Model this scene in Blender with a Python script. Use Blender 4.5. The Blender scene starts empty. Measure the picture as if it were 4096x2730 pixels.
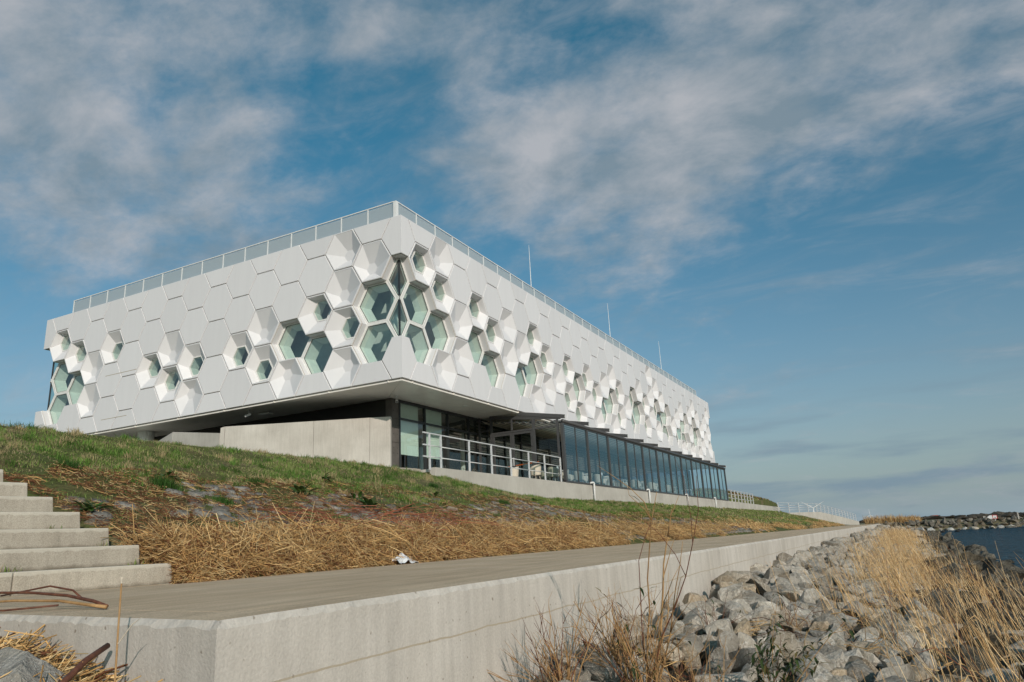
import bpy, bmesh, math, random
import numpy as np
from mathutils import Vector, Matrix

random.seed(7)
RNG = np.random.default_rng(11)
SC = bpy.context.scene
COL = SC.collection
rad = math.radians

# ------------------------------------------------------------------ camera
cam_d = bpy.data.cameras.new('camera')
cam_d.sensor_fit = 'HORIZONTAL'
cam_d.sensor_width = 36.0
cam_d.lens = 25.223
cam_d.clip_start = 0.05
cam_d.clip_end = 20000
cam = bpy.data.objects.new('camera', cam_d)
COL.objects.link(cam)
_r = Vector((0.88404521, 0.46468006, -0.05036368))
_u = Vector((0.16793164, -0.21521985, 0.96201839))
_w = Vector((-0.4361915, 0.85892541, 0.26829857))
cam.matrix_world = Matrix((
    (_r.x, _u.x, -_w.x, 0), (_r.y, _u.y, -_w.y, 0), (_r.z, _u.z, -_w.z, 0), (0, 0, 0, 1)))
SC.camera = cam

# ------------------------------------------------------------------ sun and sky
SUN_AZ = rad(41)          # towards the sun: (cos, -sin) in plan
SUN_EL = rad(21)
to_sun = Vector((math.cos(SUN_AZ) * math.cos(SUN_EL), -math.sin(SUN_AZ) * math.cos(SUN_EL), math.sin(SUN_EL)))
sun_d = bpy.data.lights.new('sun', 'SUN')
sun_d.energy = 3.1
sun_d.angle = rad(0.53)
sun_d.color = (1.0, 0.87, 0.765)
sun = bpy.data.objects.new('sun', sun_d)
COL.objects.link(sun)
sun.rotation_euler = to_sun.to_track_quat('Z', 'Y').to_euler()
sun.location = (20, -20, 40)

SC.view_settings.view_transform = 'Standard'
SC.view_settings.look = 'None'
SC.view_settings.exposure = 0.0
SC.view_settings.gamma = 1.0
SC.view_settings.use_curve_mapping = False
SC.cycles.use_denoising = True
SC.cycles.max_bounces = 8
SC.cycles.transparent_max_bounces = 16
SC.cycles.caustics_reflective = False
SC.cycles.caustics_refractive = False

world = bpy.data.worlds.new('World')
SC.world = world
world.use_nodes = True
SKY_STRENGTH = 0.09


def build_world():
    nt = world.node_tree
    N, L = nt.nodes, nt.links
    N.clear()
    out = N.new('ShaderNodeOutputWorld')
    bg = N.new('ShaderNodeBackground')
    bg.inputs['Strength'].default_value = SKY_STRENGTH
    L.new(bg.outputs[0], out.inputs[0])
    sky = N.new('ShaderNodeTexSky')
    sky.sky_type = 'NISHITA'
    sky.sun_disc = False
    sky.sun_elevation = SUN_EL
    # sun_rotation is measured clockwise from +Y
    sky.sun_rotation = math.atan2(to_sun.x, to_sun.y)
    sky.altitude = 0
    sky.air_density = 1.0
    sky.dust_density = 1.6
    sky.ozone_density = 1.6
    tc = N.new('ShaderNodeTexCoord')
    nrm = N.new('ShaderNodeVectorMath'); nrm.operation = 'NORMALIZE'
    L.new(tc.outputs['Generated'], nrm.inputs[0])
    D = nrm.outputs[0]
    sep = N.new('ShaderNodeSeparateXYZ'); L.new(D, sep.inputs[0])

    def math_(op, a, b=None, c=None, clamp=False):
        n = N.new('ShaderNodeMath'); n.operation = op; n.use_clamp = clamp
        for i, v in enumerate((a, b, c)):
            if v is None: continue
            if isinstance(v, (int, float)): n.inputs[i].default_value = v
            else: L.new(v, n.inputs[i])
        return n.outputs[0]
    # cloud deck coordinates: the direction met with a flat layer overhead
    zz = math_('MAXIMUM', math_('ADD', sep.outputs[2], 0.34), 0.10)
    cx = math_('DIVIDE', sep.outputs[0], zz)
    cy = math_('DIVIDE', sep.outputs[1], zz)
    comb = N.new('ShaderNodeCombineXYZ'); L.new(cx, comb.inputs[0]); L.new(cy, comb.inputs[1])
    mp = N.new('ShaderNodeMapping')
    mp.inputs['Rotation'].default_value = (0, 0, rad(-28))
    mp.inputs['Scale'].default_value = (1.0, 1.3, 1)
    L.new(comb.outputs[0], mp.inputs[0])

    def noise(scale, detail, rough, dist=0.0, w=0.0):
        n = N.new('ShaderNodeTexNoise'); n.noise_dimensions = '3D'
        n.inputs['Scale'].default_value = scale
        n.inputs['Detail'].default_value = detail
        n.inputs['Roughness'].default_value = rough
        n.inputs['Distortion'].default_value = dist
        a = N.new('ShaderNodeVectorMath'); a.operation = 'ADD'
        a.inputs[1].default_value = (w, w * 0.7, w * 1.3)
        L.new(mp.outputs[0], a.inputs[0]); L.new(a.outputs[0], n.inputs['Vector'])
        return n.outputs['Fac']
    n1 = noise(2.3, 9, 0.58, 0.15, 3.1)
    n2 = noise(8.0, 8, 0.62, 0.15, 9.2)
    # cloud banks and gaps where they stand in the sky
    banks = [(-0.748,0.350,0.564,0.8),(-0.671,0.474,0.570,-0.8),(-0.545,0.555,0.628,0.7),(-0.767,0.441,0.467,0.9),
        (-0.735,0.523,0.432,0.9),(-0.833,0.424,0.356,0.5),(-0.858,0.452,0.243,-0.9),(-0.781,0.539,0.315,-0.9),
        (-0.671,0.618,0.411,-0.3),(-0.522,0.662,0.538,-0.75),(-0.561,0.675,0.480,-0.8),(-0.407,0.758,0.511,0.8),
        (-0.406,0.684,0.606,0.7),(-0.270,0.775,0.571,-0.8),(-0.120,0.840,0.529,1.0),(-0.233,0.873,0.428,0.6),
        (0.017,0.907,0.420,-0.7),(0.149,0.908,0.391,-0.8),(0.104,0.852,0.513,1.0),(-0.340,0.850,0.401,0.2),
        (-0.103,0.936,0.336,-0.6),(-0.311,0.910,0.273,-1.0),(0.005,0.976,0.220,-0.9),(0.122,0.966,0.229,-0.3),(-0.47,0.80,0.36,-0.8),
        (-0.473,0.731,0.492,0.5),(-0.360,0.804,0.473,0.9),(-0.303,0.856,0.420,0.6),(-0.185,0.900,0.394,0.5),(-0.636,0.610,0.472,0.5),(-0.612,0.649,0.451,0.6),(-0.712,0.587,0.385,0.6),(0.058,0.921,0.384,0.3),(-0.820,0.464,0.334,0.2),(-0.449,0.630,0.634,0.4),(-0.149,0.788,0.597,0.8),(-0.004,0.870,0.492,0.9),(0.189,0.878,0.440,0.6),(-0.637,0.550,0.541,0.4),(-0.412,0.798,0.439,0.0),(-0.492,0.757,0.431,-0.8),]
    acc = None
    for (x, y, z, wgt) in banks:
        dt = N.new('ShaderNodeVectorMath'); dt.operation = 'DOT_PRODUCT'
        v = Vector((x, y, z)).normalized()
        dt.inputs[1].default_value = v
        L.new(D, dt.inputs[0])
        e = math_('EXPONENT', math_('MULTIPLY_ADD', dt.outputs['Value'], 105.0, -105.0))
        acc = math_('MULTIPLY', e, wgt) if acc is None else math_('MULTIPLY_ADD', e, wgt, acc)
    # overall cover grows towards the zenith
    up = math_('MULTIPLY_ADD', sep.outputs[2], 0.95, -0.44)
    up = math_('MINIMUM', math_('MAXIMUM', up, -0.35), 0.25)
    s = math_('MULTIPLY_ADD', acc, 0.19, math_('MULTIPLY', up, 0.30))
    s = math_('ADD', s, n1)
    s = math_('MULTIPLY_ADD', math_('SUBTRACT', n2, 0.5), 0.80, s)
    mr = N.new('ShaderNodeMapRange'); mr.interpolation_type = 'SMOOTHSTEP'
    mr.inputs['From Min'].default_value = 0.35; mr.inputs['From Max'].default_value = 0.92
    L.new(s, mr.inputs['Value'])
    # thin wisps drawn out between the banks
    mpw = N.new('ShaderNodeMapping'); mpw.inputs['Rotation'].default_value = (0, 0, rad(-35)); mpw.inputs['Scale'].default_value = (1.6, 4.6, 1)
    L.new(comb.outputs[0], mpw.inputs[0])
    nw = N.new('ShaderNodeTexNoise'); nw.inputs['Scale'].default_value = 1.7; nw.inputs['Detail'].default_value = 9; nw.inputs['Roughness'].default_value = 0.62; nw.inputs['Distortion'].default_value = 0.6
    L.new(mpw.outputs[0], nw.inputs['Vector'])
    mw = N.new('ShaderNodeMapRange'); mw.interpolation_type = 'SMOOTHSTEP'
    mw.inputs['From Min'].default_value = 0.42; mw.inputs['From Max'].default_value = 0.78
    L.new(math_('MULTIPLY_ADD', up, 0.25, nw.outputs['Fac']), mw.inputs['Value'])
    wisp = math_('MULTIPLY', mw.outputs[0], 0.42)
    cover = math_('MAXIMUM', math_('MULTIPLY', mr.outputs[0], 0.86), wisp)
    # low banked clouds near the horizon
    mp2 = N.new('ShaderNodeMapping'); mp2.inputs['Scale'].default_value = (3.0, 3.0, 22.0)
    L.new(D, mp2.inputs[0])
    nl = N.new('ShaderNodeTexNoise'); nl.inputs['Scale'].default_value = 1.3; nl.inputs['Detail'].default_value = 6
    L.new(mp2.outputs[0], nl.inputs['Vector'])
    mrl = N.new('ShaderNodeMapRange'); mrl.interpolation_type = 'SMOOTHSTEP'
    mrl.inputs['From Min'].default_value = 0.46; mrl.inputs['From Max'].default_value = 0.66
    L.new(nl.outputs['Fac'], mrl.inputs['Value'])
    lowm = N.new('ShaderNodeMapRange'); lowm.interpolation_type = 'SMOOTHSTEP'
    lowm.inputs['From Min'].default_value = 0.24; lowm.inputs['From Max'].default_value = 0.05
    L.new(sep.outputs[2], lowm.inputs['Value'])
    low = math_('MULTIPLY', math_('MULTIPLY', mrl.outputs[0], lowm.outputs[0]), 0.8)
    # cloud colour: brighter and darker folds
    cr = N.new('ShaderNodeValToRGB')
    cr.color_ramp.elements[0].position = 0.36; cr.color_ramp.elements[0].color = (2.5, 3.2, 3.75, 1)
    cr.color_ramp.elements[1].position = 0.66; cr.color_ramp.elements[1].color = (5.4, 5.45, 5.7, 1)
    n3 = noise(5.5, 8, 0.6, 0.2, 21.0)
    L.new(n3, cr.inputs[0])
    tint = N.new('ShaderNodeMixRGB'); tint.blend_type = 'MULTIPLY'; tint.inputs[0].default_value = 1.0
    # the air is thicker and paler towards the horizon
    tr_ = N.new('ShaderNodeValToRGB')
    tr_.color_ramp.elements[0].position = 0.10; tr_.color_ramp.elements[0].color = (0.88, 0.98, 1.0, 1)
    tr_.color_ramp.elements[1].position = 0.62; tr_.color_ramp.elements[1].color = (0.26, 1.10, 1.12, 1)
    L.new(sep.outputs[2], tr_.inputs[0]); L.new(tr_.outputs[0], tint.inputs[2])
    hz = math_('EXPONENT', math_('MULTIPLY', math_('MAXIMUM', sep.outputs[2], 0.0), -8.5))
    hz = math_('MULTIPLY', hz, 0.92)
    hm = N.new('ShaderNodeMixRGB'); hm.inputs[2].default_value = (3.25, 4.22, 4.75, 1)
    L.new(hz, hm.inputs[0]); L.new(tint.outputs[0], hm.inputs[1])
    L.new(sky.outputs[0], tint.inputs[1])
    m0 = N.new('ShaderNodeMixRGB'); m0.inputs[2].default_value = (2.1, 3.05, 3.9, 1)
    L.new(low, m0.inputs[0]); L.new(hm.outputs[0], m0.inputs[1])
    m1 = N.new('ShaderNodeMixRGB')
    L.new(cover, m1.inputs[0]); L.new(m0.outputs[0], m1.inputs[1]); L.new(cr.outputs[0], m1.inputs[2])
    L.new(m1.outputs[0], bg.inputs['Color'])


build_world()


# ------------------------------------------------------------------ helpers
def wloc(o):
    v = Vector((0, 0, 0))
    while o is not None:
        v = v + o.location
        o = o.parent
    return v


def props(o, label=None, cat=None, group=None, kind=None):
    if label: o['label'] = label
    if cat: o['category'] = cat
    if group: o['group'] = group
    if kind: o['kind'] = kind
    return o


def thing(name, label, cat, loc=(0, 0, 0), group=None):
    o = bpy.data.objects.new(name, None)
    o.empty_display_size = 0.2
    COL.objects.link(o)
    o.location = loc
    return props(o, label, cat, group)


def link_mesh(name, me, parent=None, loc=(0, 0, 0)):
    o = bpy.data.objects.new(name, me)
    COL.objects.link(o)
    o.location = loc
    if parent is not None:
        o.parent = parent
    return o


def raw_mesh(name, V, F, mat=None, smooth=False):
    me = bpy.data.meshes.new(name)
    me.from_pydata([tuple(v) for v in V], [], F)
    if mat is not None: me.materials.append(mat)
    if smooth:
        me.polygons.foreach_set('use_smooth', [True] * len(me.polygons))
    me.update()
    return me


class MB:
    """collects verts and faces in world coordinates"""
    def __init__(s):
        s.v = []; s.f = []

    def add(s, V, F):
        n = len(s.v)
        s.v += [tuple(v) for v in V]
        s.f += [tuple(i + n for i in f) for f in F]
        return s

    def box(s, x0, x1, y0, y1, z0, z1):
        V = [(x0, y0, z0), (x1, y0, z0), (x1, y1, z0), (x0, y1, z0), (x0, y0, z1), (x1, y0, z1), (x1, y1, z1), (x0, y1, z1)]
        return s.add(V, [(0, 3, 2, 1), (4, 5, 6, 7), (0, 1, 5, 4), (1, 2, 6, 5), (2, 3, 7, 6), (3, 0, 4, 7)])

    def bar(s, a, b, w, h, up=(0, 0, 1)):
        a = Vector(a); b = Vector(b); d = (b - a).normalized()
        u = Vector(up)
        if abs(d.dot(u)) > 0.99: u = Vector((1, 0, 0))
        x = d.cross(u).normalized(); y = x.cross(d).normalized()
        V = []
        for p in (a, b):
            for sx, sy in ((-1, -1), (1, -1), (1, 1), (-1, 1)):
                V.append(p + x * (sx * w / 2) + y * (sy * h / 2))
        return s.add(V, [(0, 1, 2, 3), (7, 6, 5, 4), (0, 4, 5, 1), (1, 5, 6, 2), (2, 6, 7, 3), (3, 7, 4, 0)])

    def tube(s, pts, radii, n=6, caps=True):
        pts = [Vector(p) for p in pts]
        if isinstance(radii, (int, float)): radii = [radii] * len(pts)
        V = []; F = []
        prev = None
        for i, p in enumerate(pts):
            d = (pts[min(i + 1, len(pts) - 1)] - pts[max(i - 1, 0)]).normalized()
            if prev is None:
                ref = Vector((0, 0, 1)) if abs(d.z) < 0.9 else Vector((1, 0, 0))
                x = d.cross(ref).normalized()
            else:
                x = (prev - d * prev.dot(d)).normalized()
            prev = x
            y = d.cross(x)
            for k in range(n):
                a = 2 * math.pi * k / n
                V.append(p + (x * math.cos(a) + y * math.sin(a)) * radii[i])
        for i in range(len(pts) - 1):
            for k in range(n):
                F.append((i * n + k, i * n + (k + 1) % n, (i + 1) * n + (k + 1) % n, (i + 1) * n + k))
        if caps:
            F.append(tuple(range(n - 1, -1, -1)))
            F.append(tuple((len(pts) - 1) * n + k for k in range(n)))
        return s.add(V, F)

    def prism(s, poly, z0, z1):
        n = len(poly)
        V = [(x, y, z0) for x, y in poly] + [(x, y, z1) for x, y in poly]
        F = [tuple(range(n - 1, -1, -1)), tuple(range(n, 2 * n))]
        F += [(i, (i + 1) % n, n + (i + 1) % n, n + i) for i in range(n)]
        return s.add(V, F)

    def build(s, name, mat, parent=None, bevel=0.0, smooth=False, recalc=True, at=None):
        off = wloc(parent) if parent is not None else Vector((0, 0, 0))
        loc = Vector((0, 0, 0))
        if parent is None and at is not None:
            loc = Vector(at); off = loc
        me = bpy.data.meshes.new(name)
        me.from_pydata([(v[0] - off.x, v[1] - off.y, v[2] - off.z) for v in s.v], [], s.f)
        if recalc or bevel:
            bm = bmesh.new(); bm.from_mesh(me)
            if recalc: bmesh.ops.recalc_face_normals(bm, faces=bm.faces)
            if bevel:
                bmesh.ops.bevel(bm, geom=[e for e in bm.edges if e.is_manifold and e.calc_face_angle(0) > 0.5],
                                offset=bevel, segments=2, affect='EDGES', profile=0.6)
            bm.to_mesh(me); bm.free()
        if mat is not None: me.materials.append(mat)
        if smooth: me.polygons.foreach_set('use_smooth', [True] * len(me.polygons))
        me.update()
        return link_mesh(name, me, parent, loc)


def vnoise(seed):
    """2-D value noise over the plan"""
    g = np.random.default_rng(seed).random((256, 256))

    def f(x, y, s=1.0, octs=3):
        x = np.asarray(x, float) / s; y = np.asarray(y, float) / s
        tot = 0; amp = 1; nrm = 0
        for o in range(octs):
            xi = np.floor(x).astype(int); yi = np.floor(y).astype(int)
            fx = x - xi; fy = y - yi
            fx = fx * fx * (3 - 2 * fx); fy = fy * fy * (3 - 2 * fy)
            a = g[xi % 256, yi % 256]; b = g[(xi + 1) % 256, yi % 256]
            c = g[xi % 256, (yi + 1) % 256]; d = g[(xi + 1) % 256, (yi + 1) % 256]
            tot = tot + amp * ((a * (1 - fx) + b * fx) * (1 - fy) + (c * (1 - fx) + d * fx) * fy)
            nrm += amp; amp *= 0.5; x = x * 2.03 + 17.3; y = y * 2.03 + 5.1
        return tot / nrm
    return f


NA, NB, NC = vnoise(1), vnoise(2), vnoise(3)


# ------------------------------------------------------------------ materials
class Mat:
    def __init__(s, name, rough=0.6, spec=0.3):
        s.m = bpy.data.materials.new(name)
        s.m.use_nodes = True
        s.N = s.m.node_tree.nodes; s.L = s.m.node_tree.links
        s.b = s.N['Principled BSDF']
        s.b.inputs['Roughness'].default_value = rough
        s.b.inputs['Specular IOR Level'].default_value = spec
        s.tc = s.N.new('ShaderNodeTexCoord')
        s.geo = s.N.new('ShaderNodeNewGeometry')

    def vec(s, scale=(1, 1, 1), world=True):
        mp = s.N.new('ShaderNodeMapping')
        mp.inputs['Scale'].default_value = scale
        s.L.new(s.geo.outputs['Position'] if world else s.tc.outputs['Object'], mp.inputs[0])
        return mp.outputs[0]

    def noise(s, scale, detail=4, rough=0.55, vec=None, dist=0.0):
        n = s.N.new('ShaderNodeTexNoise')
        n.inputs['Scale'].default_value = scale
        n.inputs['Detail'].default_value = detail
        n.inputs['Roughness'].default_value = rough
        n.inputs['Distortion'].default_value = dist
        s.L.new(vec if vec is not None else s.vec(), n.inputs['Vector'])
        return n.outputs['Fac']

    def ramp(s, fac, stops):
        r = s.N.new('ShaderNodeValToRGB')
        e = r.color_ramp.elements
        while len(e) < len(stops): e.new(0.5)
        for el, (p, c) in zip(e, stops):
            el.position = p
            el.color = (c, c, c, 1) if isinstance(c, (int, float)) else (c[0], c[1], c[2], 1)
        s.L.new(fac, r.inputs[0])
        return r.outputs[0]

    def mix(s, fac, a, b, mode='MIX'):
        n = s.N.new('ShaderNodeMixRGB'); n.blend_type = mode
        for i, v in enumerate((fac, a, b)):
            if isinstance(v, (int, float)):
                n.inputs[i].default_value = v if i == 0 else (v, v, v, 1)
            elif isinstance(v, tuple): n.inputs[i].default_value = (*v, 1)
            else: s.L.new(v, n.inputs[i])
        return n.outputs[0]

    def color(s, c):
        if isinstance(c, tuple): s.b.inputs['Base Color'].default_value = (*c, 1)
        else: s.L.new(c, s.b.inputs['Base Color'])
        return s

    def bump(s, h, strength=0.4, dist=0.02):
        n = s.N.new('ShaderNodeBump')
        n.inputs['Strength'].default_value = strength
        n.inputs['Distance'].default_value = dist
        s.L.new(h, n.inputs['Height'])
        s.L.new(n.outputs[0], s.b.inputs['Normal'])
        return s

    def attr(s, name='col'):
        a = s.N.new('ShaderNodeAttribute'); a.attribute_name = name
        return a.outputs['Color']

    def objrand(s):
        return s.N.new('ShaderNodeObjectInfo').outputs['Random']


def plain(name, c, rough=0.5, spec=0.3, metal=0.0, var=0.06, scale=6.0):
    m = Mat(name, rough, spec)
    lo = tuple(x * (1 - var) for x in c); hi = tuple(min(1, x * (1 + var)) for x in c)
    m.color(m.ramp(m.noise(scale, 5), [(0.3, lo), (0.7, hi)]))
    m.b.inputs['Metallic'].default_value = metal
    return m.m


def make_mats():
    M = {}
    # white facade composite panels: faint streaks and tone steps between panels
    m = Mat('white_panel', 0.42, 0.35)
    st = m.noise(1.0, 5, 0.6, m.vec((3.0, 3.0, 0.25)))
    c = m.ramp(st, [(0.25, (0.705, 0.70, 0.72)), (0.6, (0.735, 0.73, 0.75))])
    tone = m.ramp(m.objrand(), [(0.0, 0.945), (1.0, 1.02)])
    m.color(m.mix(1.0, c, tone, 'MULTIPLY'))
    m.bump(m.noise(60, 2), 0.03, 0.002)
    M['panel'] = m.m
    M['frame_white'] = plain('white_window_frame', (0.74, 0.74, 0.72), 0.35, 0.4)
    M['joint'] = plain('beige_joint', (0.40, 0.35, 0.27), 0.8)
    m = Mat('concrete', 0.85, 0.2)
    big = m.noise(0.7, 6, 0.6)
    grain = m.noise(1.0, 4, 0.6, m.vec((22, 22, 1.2)))
    fine = m.noise(55, 3, 0.6)
    c = m.ramp(big, [(0.3, (0.43, 0.405, 0.365)), (0.7, (0.55, 0.525, 0.48))])
    c = m.mix(0.55, c, m.ramp(grain, [(0.3, 0.80), (0.7, 1.06)]), 'MULTIPLY')
    c = m.mix(0.5, c, m.ramp(fine, [(0.35, 0.85), (0.65, 1.1)]), 'MULTIPLY')
    pores = m.noise(34, 1, 0.4)
    c = m.mix(m.ramp(pores, [(0.72, 0.0), (0.78, 0.6)]), c, (0.22, 0.19, 0.15))
    m.color(c); m.bump(fine, 0.25, 0.01)
    M['concrete'] = m.m
    # board lines and stains of the quay wall
    m = Mat('quay_concrete', 0.85, 0.2)
    big = m.noise(0.9, 6, 0.62)
    grain = m.noise(1.0, 5, 0.65, m.vec((9, 9, 0.8)))
    fine = m.noise(70, 3, 0.6)
    c = m.ramp(big, [(0.3, (0.49, 0.45, 0.40)), (0.7, (0.63, 0.59, 0.54))])
    c = m.mix(0.6, c, m.ramp(grain, [(0.32, 0.74), (0.62, 1.05)]), 'MULTIPLY')
    c = m.mix(0.5, c, m.ramp(fine, [(0.35, 0.85), (0.65, 1.1)]), 'MULTIPLY')
    sep = m.N.new('ShaderNodeSeparateXYZ'); m.L.new(m.geo.outputs['Position'], sep.inputs[0])
    wob = m.noise(2.2, 4)
    lift = m.N.new('ShaderNodeMath'); lift.operation = 'MULTIPLY_ADD'; lift.inputs[1].default_value = 0.05
    m.L.new(wob, lift.inputs[0]); m.L.new(sep.outputs[2], lift.inputs[2])
    line = m.ramp(lift.outputs[0], [(0.0, 0.0), (1.0, 1.0)])
    cmp_ = m.N.new('ShaderNodeMath'); cmp_.operation = 'COMPARE'; cmp_.inputs[1].default_value = -0.50; cmp_.inputs[2].default_value = 0.005
    m.L.new(lift.outputs[0], cmp_.inputs[0])
    c = m.mix(cmp_.outputs[0], c, (0.42, 0.36, 0.28))
    pores = m.noise(26, 1, 0.4)
    c = m.mix(m.ramp(pores, [(0.72, 0.0), (0.78, 0.7)]), c, (0.20, 0.16, 0.12))
    m.color(c); m.bump(fine, 0.3, 0.01)
    M['quay'] = m.m
    m = Mat('path_concrete', 0.9, 0.15)
    sw = m.noise(1.0, 6, 0.65, m.vec((7, 1.0, 7)))
    sp = m.noise(120, 3, 0.7)
    bg_ = m.noise(0.8, 4, 0.6)
    c = m.ramp(bg_, [(0.3, (0.55, 0.41, 0.275)), (0.7, (0.70, 0.545, 0.39))])
    c = m.mix(0.6, c, m.ramp(sw, [(0.35, 0.72), (0.65, 1.1)]), 'MULTIPLY')
    c = m.mix(0.8, c, m.ramp(sp, [(0.35, 0.6), (0.65, 1.25)]), 'MULTIPLY')
    m.color(c); m.bump(sp, 0.6, 0.01)
    M['path'] = m.m
    m = Mat('step_concrete', 0.88, 0.18)
    sp = m.noise(95, 3, 0.7); bg_ = m.noise(1.6, 5, 0.6)
    c = m.ramp(bg_, [(0.3, (0.36, 0.32, 0.265)), (0.7, (0.47, 0.43, 0.365))])
    c = m.mix(0.7, c, m.ramp(sp, [(0.35, 0.68), (0.65, 1.25)]), 'MULTIPLY')
    drip = m.noise(1.0, 5, 0.6, m.vec((1, 14, 2.0)))
    c = m.mix(0.5, c, m.ramp(drip, [(0.3, 0.7), (0.55, 1.0)]), 'MULTIPLY')
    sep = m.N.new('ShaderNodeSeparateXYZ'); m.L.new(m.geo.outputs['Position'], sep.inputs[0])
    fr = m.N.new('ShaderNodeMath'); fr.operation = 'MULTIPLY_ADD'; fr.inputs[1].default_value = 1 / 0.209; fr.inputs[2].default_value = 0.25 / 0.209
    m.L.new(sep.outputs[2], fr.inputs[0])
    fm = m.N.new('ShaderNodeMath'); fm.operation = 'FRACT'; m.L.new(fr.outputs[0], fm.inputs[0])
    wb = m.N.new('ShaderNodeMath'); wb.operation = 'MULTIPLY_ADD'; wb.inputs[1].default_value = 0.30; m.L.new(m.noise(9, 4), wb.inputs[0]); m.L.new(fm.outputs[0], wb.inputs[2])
    # darker band at the foot of each riser, washed-out aggregate along its nose
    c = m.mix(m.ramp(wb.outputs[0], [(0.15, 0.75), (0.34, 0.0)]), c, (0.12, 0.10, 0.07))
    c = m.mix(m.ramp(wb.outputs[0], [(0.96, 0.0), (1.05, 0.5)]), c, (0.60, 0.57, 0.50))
    m.color(c); m.bump(sp, 0.5, 0.008)
    M['step'] = m.m
    m = Mat('dark_concrete', 0.75, 0.25)
    c = m.ramp(m.noise(1.4, 6), [(0.3, (0.085, 0.078, 0.07)), (0.7, (0.15, 0.14, 0.13))])
    m.color(c); M['dark_concrete'] = m.m
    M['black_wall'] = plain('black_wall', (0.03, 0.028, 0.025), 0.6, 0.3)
    M['soffit'] = plain('soffit_panel', (0.80, 0.77, 0.72), 0.28, 0.5, 0, 0.03, 2)
    M['dark_metal'] = plain('dark_grey_metal', (0.060, 0.060, 0.062), 0.42, 0.5, 0.0, 0.1)
    M['mullion'] = plain('anthracite_mullion', (0.028, 0.032, 0.036), 0.35, 0.5)
    M['galv'] = plain('galvanised_steel', (0.62, 0.63, 0.64), 0.45, 0.5, 0.15, 0.10, 14)
    M['rail_white'] = plain('white_rail', (0.74, 0.75, 0.75), 0.4, 0.4)
    M['pipe_white'] = plain('white_plastic_pipe', (0.68, 0.69, 0.69), 0.35, 0.45)
    M['interior'] = plain('white_interior', (0.74, 0.76, 0.74), 0.8, 0.2)
    M['lining'] = plain('window_lining', (0.72, 0.74, 0.71), 0.7, 0.2)
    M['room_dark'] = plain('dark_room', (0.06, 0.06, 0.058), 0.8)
    M['blind'] = plain('roller_blind', (0.78, 0.82, 0.76), 0.85, 0.1, 0, 0.03)
    m = Mat('cream_awning', 0.8, 0.1)
    m.color(m.ramp(m.noise(3, 4), [(0.3, (0.66, 0.62, 0.54)), (0.7, (0.72, 0.68, 0.60))]))
    mx = m.N.new('ShaderNodeMixShader'); mx.inputs[0].default_value = 0.55
    tl = m.N.new('ShaderNodeBsdfTranslucent'); tl.inputs[0].default_value = (0.75, 0.70, 0.60, 1)
    m.L.new(m.b.outputs[0], mx.inputs[1]); m.L.new(tl.outputs[0], mx.inputs[2])
    m.L.new(mx.outputs[0], m.N['Material Output'].inputs[0])
    M['awning'] = m.m
    M['bounce_pave'] = plain('pale_bounce_paving', (0.56, 0.53, 0.48), 0.8, 0.2, 0, 0.15, 3)
    M['wood_floor'] = plain('terrace_floor', (0.20, 0.17, 0.13), 0.7)
    M['chair'] = plain('cream_wicker', (0.58, 0.52, 0.43), 0.7, 0.2, 0, 0.18, 60)
    M['table_white'] = plain('white_table', (0.66, 0.65, 0.62), 0.4, 0.4)
    M['orange'] = plain('orange_barrier', (0.75, 0.14, 0.03), 0.5)
    M['frost'] = None

    def glass(name, tint, ior, rough=0.0, refl=(1, 1, 1)):
        m = bpy.data.materials.new(name); m.use_nodes = True
        N, L = m.node_tree.nodes, m.node_tree.links
        N.clear()
        out = N.new('ShaderNodeOutputMaterial'); mx = N.new('ShaderNodeMixShader')
        tr = N.new('ShaderNodeBsdfTransparent'); tr.inputs[0].default_value = (*tint, 1)
        gl = N.new('ShaderNodeBsdfGlossy'); gl.inputs['Roughness'].default_value = rough
        gl.inputs['Color'].default_value = (*refl, 1)
        # Schlick reflectance, the same from both faces of the sheet
        geo = N.new('ShaderNodeNewGeometry')
        dt = N.new('ShaderNodeVectorMath'); dt.operation = 'DOT_PRODUCT'
        L.new(geo.outputs['Incoming'], dt.inputs[0]); L.new(geo.outputs['Normal'], dt.inputs[1])

        def mt(op, a, b=None, c=None):
            n = N.new('ShaderNodeMath'); n.operation = op
            for i, v in enumerate((a, b, c)):
                if v is None: continue
                if isinstance(v, (int, float)): n.inputs[i].default_value = v
                else: L.new(v, n.inputs[i])
            return n.outputs[0]
        f = mt('POWER', mt('SUBTRACT', 1.0, mt('ABSOLUTE', dt.outputs['Value'])), 5.0)
        f = mt('MULTIPLY_ADD', f, 1.0 - ior, ior)
        L.new(f, mx.inputs[0]); L.new(tr.outputs[0], mx.inputs[1]); L.new(gl.outputs[0], mx.inputs[2])
        L.new(mx.outputs[0], out.inputs[0])
        return m
    M['glass_green'] = glass('green_glazing', (0.82, 0.94, 0.90), 0.16)
    M['glass_clear'] = glass('clear_glazing', (0.84, 0.94, 1.0), 0.20, 0.0, (0.62, 0.90, 1.0))
    M['glass_gable'] = glass('gable_glazing', (0.80, 0.88, 0.86), 0.05)
    # frosted roof balustrade
    m = bpy.data.materials.new('frosted_glass'); m.use_nodes = True
    N, L = m.node_tree.nodes, m.node_tree.links
    N.clear()
    out = N.new('ShaderNodeOutputMaterial'); mx = N.new('ShaderNodeMixShader'); mx.inputs[0].default_value = 0.5
    df = N.new('ShaderNodeBsdfDiffuse'); df.inputs[0].default_value = (0.64, 0.69, 0.71, 1)
    tl = N.new('ShaderNodeBsdfTranslucent'); tl.inputs[0].default_value = (0.64, 0.70, 0.73, 1)
    L.new(df.outputs[0], mx.inputs[1]); L.new(tl.outputs[0], mx.inputs[2])
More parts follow.
